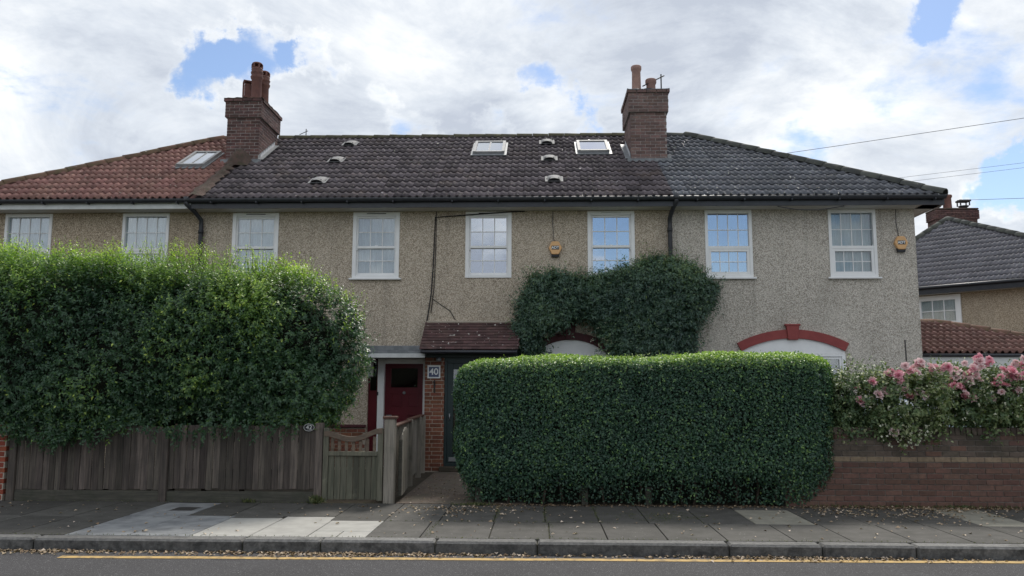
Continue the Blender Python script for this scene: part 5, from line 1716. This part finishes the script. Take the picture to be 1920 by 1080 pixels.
stuff_part(leaf_cloud('trailing_shoots', LP, LD, LN, LS, LS * .34, .50 + .25 * lt + rng.normal(size=len(LP)) * .14, LEAF_CLIMB, cl_))
mb = MB()
for p, a, q in zip(P[sel], unit(tx_), rng.uniform(.28, .5, len(sel))): mb.tube([tuple(p - a * .1), tuple(p + a * q)], [.005, .002], 3, caps=False)
stuff_part(mb.build('tendrils', STEM, cl_))
for k, (c, r) in enumerate(lumps[:-1]):
    core_mesh((c[0], c[1] + .05, c[2]), (r[0] - .19, r[1] - .15, r[2] - .19) if min(r) > .22 else tuple(q * .6 for q in r), 2.2, cl_, CORE, None, 'inner_branches', 3)
for i in range(6):
    x = 1.72 + random.uniform(-.25, .35)
    mb = MB(); mb.tube([(1.85, 15.62, 0), (1.82, 15.6, 1.3), (x * .4 + 1.1, 15.5, 2.2), (x + random.uniform(-.3, .3), 15.42, 2.75)], [.03, .026, .014, .006], 6); mb.build('stem', STEM, cl_)
n = 130
P = np.concatenate([np.stack([rng.normal(1.42, .13, 90), rng.uniform(15.36, 15.5, 90), rng.uniform(2.35, 2.95, 90)], 1), np.stack([rng.uniform(1.7, 2.9, 40), rng.uniform(15.24, 15.4, 40), rng.uniform(2.3, 3.6, 40)], 1)])
LP = np.repeat(P, 5, 0) + rng.normal(size=(len(P) * 5, 3)) * .014
stuff_part(leaf_cloud('pale_blossoms', LP, rng.normal(size=LP.shape) + np.array([0, -.6, .2]), unit(rng.normal(size=LP.shape)), np.full(len(LP), .034), np.full(len(LP), .028), rng.uniform(size=len(LP)), PETAL_WHITE, cl_))
# lighter bush in front of it, beside the arch
P = np.stack([rng.normal(1.40, .13, 300), rng.uniform(15.34, 15.55, 300), rng.uniform(2.2, 2.95, 300)], 1)
LP, LD, LN, LS, si, lt = shoots(P, None, np.array([0, -.5, .3]) + rng.normal(size=P.shape) * .5, np.full(len(P), .12), 7, .06, 63)
stuff_part(leaf_cloud('spray_leaves', LP, LD, LN, LS, LS * .5, .62 + rng.normal(size=len(LP)) * .15, LEAF_CLIMB, cl_))

# ---- roses over the wall
rb = thing('rose_bush', 'rambling rose bush with pink blooms over the brick garden wall', 'rose bush', (5.3, 11.7, 0))
rl = [((4.15, 11.70, 1.35), (.42, .36, .42)), ((4.55, 11.60, 1.40), (.48, .42, .50)), ((5.10, 11.58, 1.42), (.50, .42, .46)), ((5.65, 11.58, 1.45), (.50, .42, .46)), ((6.20, 11.58, 1.46), (.46, .40, .42)), ((6.75, 11.6, 1.45), (.45, .40, .44)), ((7.2, 11.6, 1.4), (.4, .4, .42)),
      ((4.45, 11.36, 1.12), (.32, .16, .20)), ((4.85, 11.34, 1.05), (.30, .15, .18)), ((6.05, 11.38, 1.12), (.30, .14, .10)), ((4.0, 11.5, 1.18), (.28, .22, .25))]
Ps, Ns = [], []
for k, (c, r) in enumerate(rl):
    area = (r[0] * r[2] + r[0] * r[1] + r[1] * r[2])
    p, n = superbox(c, r, 2.0, int(900 * area), lambda p, n: n[:, 1] < .8, 80 + k)
    Ps.append(p); Ns.append(n)
P, Nn = np.concatenate(Ps), np.concatenate(Ns)
d0 = Waves(6., seed=71)(P)
P = P + Nn * (d0 * .06 - rng.uniform(-.04, .22, len(P)))[:, None]
ax = Nn * .6 + np.array([0, -.1, .3]) + rng.normal(size=P.shape) * .5
LP, LD, LN, LS, si, lt = shoots(P, None, ax, rng.uniform(.10, .24, len(P)), 8, .074, 72, .9, -.1)
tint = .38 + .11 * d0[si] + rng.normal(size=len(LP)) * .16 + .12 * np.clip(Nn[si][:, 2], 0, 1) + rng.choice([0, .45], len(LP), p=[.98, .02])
stuff_part(leaf_cloud('foliage', LP, LD, LN, LS, LS * .55, tint, LEAF_ROSE, rb))
for i in range(46):
    x0 = random.uniform(4.0, 7.1); x1 = x0 + random.uniform(-.35, .35)
    zt = random.uniform(1.55, 1.92)
    mb = MB(); mb.tube([(x0, 11.68, -.02), (x0 + (x1 - x0) * .3, 11.64, .8), (x0 + (x1 - x0) * .7, 11.58, 1.3), (x1, 11.5 + random.uniform(-.15, .15), zt)], [.010, .008, .006, .003], 5); mb.build('cane', STEM, rb)


def bloom_mesh(mat, seed):
    """cupped rose: rings of overlapping petals"""
    rg = np.random.default_rng(seed)
    P, D, Nn, L, W, T = [], [], [], [], [], []
    for ring, (cnt, tilt, ln) in enumerate(((5, 1.25, .30), (6, .95, .44), (7, .55, .52), (7, .18, .54))):
        for k in range(cnt):
            a = 6.283 * (k + .5 * ring + rg.uniform(-.15, .15)) / cnt
            out_ = np.array([math.cos(a), math.sin(a), 0])
            d = out_ * math.cos(tilt) + np.array([0, 0, 1]) * math.sin(tilt)
            nn = -out_ * math.sin(tilt) + np.array([0, 0, 1]) * math.cos(tilt)
            P.append(out_ * .06 * ring + np.array([0, 0, -.12 + .03 * (3 - ring)])); D.append(d); Nn.append(nn); L.append(ln * rg.uniform(.85, 1.1)); W.append(ln * 1.05)
            T.append(.15 + .22 * ring + rg.uniform(-.1, .1))
    o = leaf_cloud('bloom', np.array(P), np.array(D), np.array(Nn), np.array(L), np.array(W), np.array(T), mat, None, .10, -.05)
    me = o.data
    bpy.data.objects.remove(o)
    return me


BL = [bloom_mesh(PETAL, 1), bloom_mesh(PETAL, 2), bloom_mesh(PETAL_PALE, 3), bloom_mesh(PETAL_PALE, 4)]
clusters = [(4.7, 1.5, 3, .12, 2), (5.2, 1.5, 3, .12, 2), (5.9, 1.55, 3, .12, 2), (6.2, 1.5, 3, .1, 2), (5.45, 1.85, 4, .1, 2), (5.9, 1.9, 4, .1, 2), (6.55, 1.95, 4, .1, 2), (5.1, 1.92, 3, .08, 2), (4.90, 1.83, 6, .10, 0), (5.12, 1.80, 4, .08, 2), (4.97, 1.70, 3, .07, 2), (5.30, 1.97, 4, .07, 2), (5.64, 1.88, 3, .06, 0), (5.78, 1.80, 5, .12, 2), (5.66, 1.67, 6, .075, 1), (5.76, 1.62, 3, .05, 1),
            (6.10, 1.98, 6, .08, 0), (6.05, 1.90, 3, .09, 2), (6.42, 1.80, 6, .10, 0), (6.30, 1.70, 6, .09, 1), (6.52, 1.74, 3, .07, 0), (6.72, 1.92, 6, .09, 0), (6.68, 1.78, 4, .09, 2), (6.80, 1.66, 4, .08, 2),
            (4.62, 1.70, 3, .08, 2), (4.40, 1.60, 1, .02, 2), (4.95, 1.60, 2, .05, 2), (4.42, 1.43, 3, .035, 0), (4.78, 1.02, 2, .015, 0), (6.55, 1.58, 3, .07, 2), (5.95, 1.74, 3, .08, 2), (7.0, 1.85, 5, .1, 0), (7.15, 1.6, 3, .1, 0)]
for cx, cz, n, sp, kind in clusters:
    for i in range(n):
        me = BL[kind if random.random() < .6 else random.randrange(4) if kind != 1 else 0]
        s = random.uniform(.075, .128)
        x, z = cx + random.uniform(-sp, sp), cz + random.uniform(-sp, sp) * .7
        y = 11.28 + random.uniform(-.10, .06) if cz > 1.2 else 11.15
        M = Matrix.Translation((x, y, z)) @ Matrix.Rotation(random.uniform(.3, 1.4), 4, 'X') @ Matrix.Rotation(random.uniform(-.6, .6), 4, 'Y') @ Matrix.Rotation(random.uniform(0, 6), 4, 'Z') @ Matrix.Scale(s, 4)
        inst('rose_bloom', me, rb, M)
# buds and spent petals
P = np.concatenate([np.stack([rng.uniform(4.6, 5.3, 60), np.full(60, 11.14), rng.uniform(.82, 1.1, 60) * (1)], 1)[rng.uniform(size=60) < .6], np.stack([rng.uniform(4.1, 7.1, 70), rng.uniform(11.1, 11.3, 70), rng.uniform(1.2, 1.85, 70)], 1)])
LP = np.repeat(P, 3, 0) + rng.normal(size=(len(P) * 3, 3)) * .015
stuff_part(leaf_cloud('faded_petals', LP, rng.normal(size=LP.shape), unit(rng.normal(size=LP.shape) + np.array([0, -.6, .6])), np.full(len(LP), .04), np.full(len(LP), .034), rng.uniform(size=len(LP)), PETAL_WHITE, rb))

# stakes among the roses
for x, y, z1, lab in ((5.28, 11.75, 2.30, 'dark plant stake in front of the pebbledash corner left of the garage'), (6.42, 11.75, 2.13, 'thin dark plant stake among the roses in front of the garage'), (5.0, 11.75, 1.92, 'short dark plant stake above the left pink roses')):
    mb = MB(); mb.tube([(x, y, 0), (x + .005, y, z1 * .6), (x - .01, y, z1)], .011, 6); o = mb.build('plant_stake', IRON); tag(o, lab, 'stake')
mb = MB(); mb.box(7.18, 7.26, 12.6, 12.68, 0, 1.55); mb.box(7.16, 7.28, 12.58, 12.70, 1.551, 1.58)
o = mb.build('white_post', WHITE); tag(o, 'white post standing behind the roses at the right edge', 'post')

# car behind the wall, nose to the street
car = thing('parked_car', 'blue grey car parked behind the brick wall and roses', 'car', (6.45, 14.2, 0))
prof = [(12.35, .25), (12.28, .55), (12.40, .80), (13.35, .98), (14.05, 1.42), (15.4, 1.46), (16.25 - .4, 1.05), (15.95, .30)]
mb = MB()
n0 = []
secs = ((-.84, .96), (-.62, 1.0), (.62, 1.0), (.84, .96))
for dx, k in secs:
    for (y, z) in prof:
        zz = z if z < 1.0 else 1.0 + (z - 1.0) * (1.0 if abs(dx) < .7 else .05)
        mb.v.append((6.45 + dx, 14.1 + (y - 14.1) * k, zz))
kk = len(prof)
for s in range(3):
    for i in range(kk):
        j = (i + 1) % kk
        mb.f.append((s * kk + i, s * kk + j, (s + 1) * kk + j, (s + 1) * kk + i)); mb.sm.append(False)
mb.f.append(tuple(range(kk))); mb.f.append(tuple(range(4 * kk - 1, 3 * kk - 1, -1))); mb.sm += [False, False]
mb.build('body', CAR_PAINT, car, .03)
mb = MB(); mb.quad((5.85, 13.40, 1.02), (7.05, 13.40, 1.02), (7.0, 13.98, 1.395), (5.90, 13.98, 1.395)); mb.v = [(x, y - .02, z + .012) for x, y, z in mb.v]; mb.build('windscreen', GLASS_HI, car)
for sx in (5.62, 7.28):
    for y in (12.95, 15.2):
        mb = MB(); mb.tube([(sx - .09, y, .31), (sx + .09, y, .31)], .30, 18); w_ = mb.build('wheel', RUBBER, car)
        mb = MB(); mb.tube([(sx - .097, y, .31), (sx + .097, y, .31)], .19, 14); mb.build('rim', GALV, w_)
for sx in (-1, 1):
    mb = MB(); mb.lathe((6.45 + sx * .93, 13.55, 1.02), [(.05, -.06), (.10, -.03), (.11, .04), (.06, .09)], 12); mb.build('wing_mirror', BLACKP, car)
    mb = MB(); mb.lathe((6.45 + sx * .62, 12.36, .68), [(.04, -.06), (.11, -.02), (.11, .04), (.05, .08)], 12); mb.build('headlight', GALV, car)
mb = MB(); mb.box(6.2, 6.7, 12.24, 12.27, .42, .53); mb.build('number_plate', WHITE, car)

# utility cover in the pavement
uc = thing('utility_cover', 'small dark metal cover set in the pale concrete patch of pavement', 'cover', (-4.67, 10.65, 0))
mb = MB(); mb.box(-4.82, -4.52, 10.50, 10.82, -.02, .0045); mb.build('lid', IRON, uc, .002)
mb = MB(); mb.box(-4.84, -4.50, 10.478, 10.499, -.02, .006); mb.box(-4.84, -4.50, 10.821, 10.84, -.02, .006); mb.box(-4.84, -4.821, 10.499, 10.821, -.02, .006); mb.box(-4.519, -4.50, 10.499, 10.821, -.02, .006); mb.build('surround', SLAB_BLUE, uc)

# ------------------------------------------------------------------ litter and weeds
def scatter(name, x, y, z, label, mat, size=(.018, .045), tint=None, lift=.004):
    n = len(x)
    P = np.stack([x, y, z + lift + rng.uniform(0, .006, n)], 1)
    a = rng.uniform(0, 6.283, n)
    D = np.stack([np.cos(a), np.sin(a), rng.normal(size=n) * .18], 1)
    NN = np.stack([rng.normal(size=n) * .25, rng.normal(size=n) * .25, np.ones(n)], 1)
    L = rng.uniform(*size, n)
    o = leaf_cloud(name, P, D, unit(NN), L, L * rng.uniform(.5, .85, n), rng.uniform(0, 1, n) if tint is None else tint, mat, None, .15, .05)
    stuff_part(o); o['label'] = label; o['category'] = 'leaves'
    return o


n = 1900
x = np.concatenate([rng.uniform(-8, 7.5, 500), rng.normal(-2.1, 1.0, 700), rng.normal(2.6, .7, 400), rng.normal(-5.3, .7, 300)])
y = 8.56 - np.abs(rng.normal(size=n)) * .085 - .01
scatter('gutter_litter', x, y, np.full(n, -.12), 'dry petals and leaves lying in the gutter along the kerb', LITTER, (.02, .06), np.clip(rng.beta(2, 2.2, n), 0, 1))
n = 900
x = np.concatenate([rng.uniform(-7.5, 7.0, 260), rng.normal(4.7, .9, 420), rng.normal(-1.1, .6, 220)])
y = np.concatenate([rng.uniform(8.9, 11.2, 260), 11.15 - np.abs(rng.normal(size=420)) * .55, 11.1 - np.abs(rng.normal(size=220)) * .5])
y = np.clip(y, 8.9, 11.28)
scatter('pavement_litter', x, y, np.zeros(n), 'pale petals and dry leaves scattered over the paving slabs', LITTER, (.022, .065), np.clip(rng.beta(3, 1.8, n), 0, 1))
n = 1500
x = np.concatenate([rng.uniform(3.6, 7.3, 900), rng.uniform(-1, 3.6, 600)])
y = 11.28 - np.abs(rng.normal(size=n)) * .07
scatter('wall_foot_litter', x, y, np.zeros(n), 'dry leaves drifted along the foot of the wall and hedge', LITTER, (.02, .05), np.clip(rng.beta(1.6, 2.6, n), 0, 1))
n = 260
x = rng.uniform(-1.95, -.95, n); y = rng.uniform(11.35, 15.3, n)
scatter('path_litter', x, y, np.full(n, .008), 'few fallen leaves on the brick path', LITTER, (.015, .04))


def weeds(name, pts, label, h, n_each, mat=LEAF_WEED, cat='weeds', parent=None, wide=.03):
    P = np.repeat(np.array(pts), n_each, 0)
    P = P + np.stack([rng.normal(size=len(P)) * wide, rng.normal(size=len(P)) * wide * .6, np.zeros(len(P))], 1)
    D = rng.normal(size=P.shape) * .55 + np.array([0, -.1, 1])
    L = rng.uniform(.4, 1, len(P)) * h
    o = leaf_cloud(name, P, D, unit(rng.normal(size=P.shape)), L, L * .28, rng.uniform(0, .8, len(P)), mat, None, .1, .2)
    stuff_part(o); o['label'] = label; o['category'] = cat
    return o


pts = [(x, y, 0) for x in (-.55, .06, .71) for y in np.linspace(9.9, 11.1, 22)] + [(x, R1, 0) for x in np.linspace(-1.9, .9, 30)] + [(x, 8.785, 0) for x in np.linspace(-7, 7, 160)] + [(x, 11.30, 0) for x in np.linspace(-7.4, -2.1, 50)] \
    + [(-1.22, y, 0) for y in np.linspace(8.9, 9.8, 14)] + [(.10, y, 0) for y in np.linspace(8.9, 9.8, 8)]
weeds('joint_weeds', pts, 'moss and weeds growing in the joints between paving slabs and kerb', .028, 5, wide=.02)
pts = [(rng.normal(1.55, .28), rng.normal(10.35, .22), 0) for _ in range(150)]
weeds('moss_patch', pts, 'patch of low green weeds on the pavement in front of the clipped hedge', .022, 6, wide=.03)
pts = [(x, 11.29, 0) for x in np.linspace(3.7, 7.2, 90)] + [(rng.normal(5.7, .12), 11.27, 0) for _ in range(30)] + [(rng.normal(-.9, .15), 11.2, 0) for _ in range(40)]
weeds('wall_foot_weeds', pts, 'low weeds along the foot of the brick wall', .06, 5)
wp = weeds('gate_weed', [(-3.11 + rng.normal() * .035, FY - .07, .0) for _ in range(16)], 'small leafy weed growing at the gate post foot', .14, 6, wide=.03)
del wp['kind']; wp['category'] = 'weed'
wp = weeds('fence_weed', [(-4.05 + rng.normal() * .05, FY - .06, .0) for _ in range(8)], 'little weed sprouting at the foot of the fence right half', .09, 5, wide=.03)
del wp['kind']; wp['category'] = 'weed'
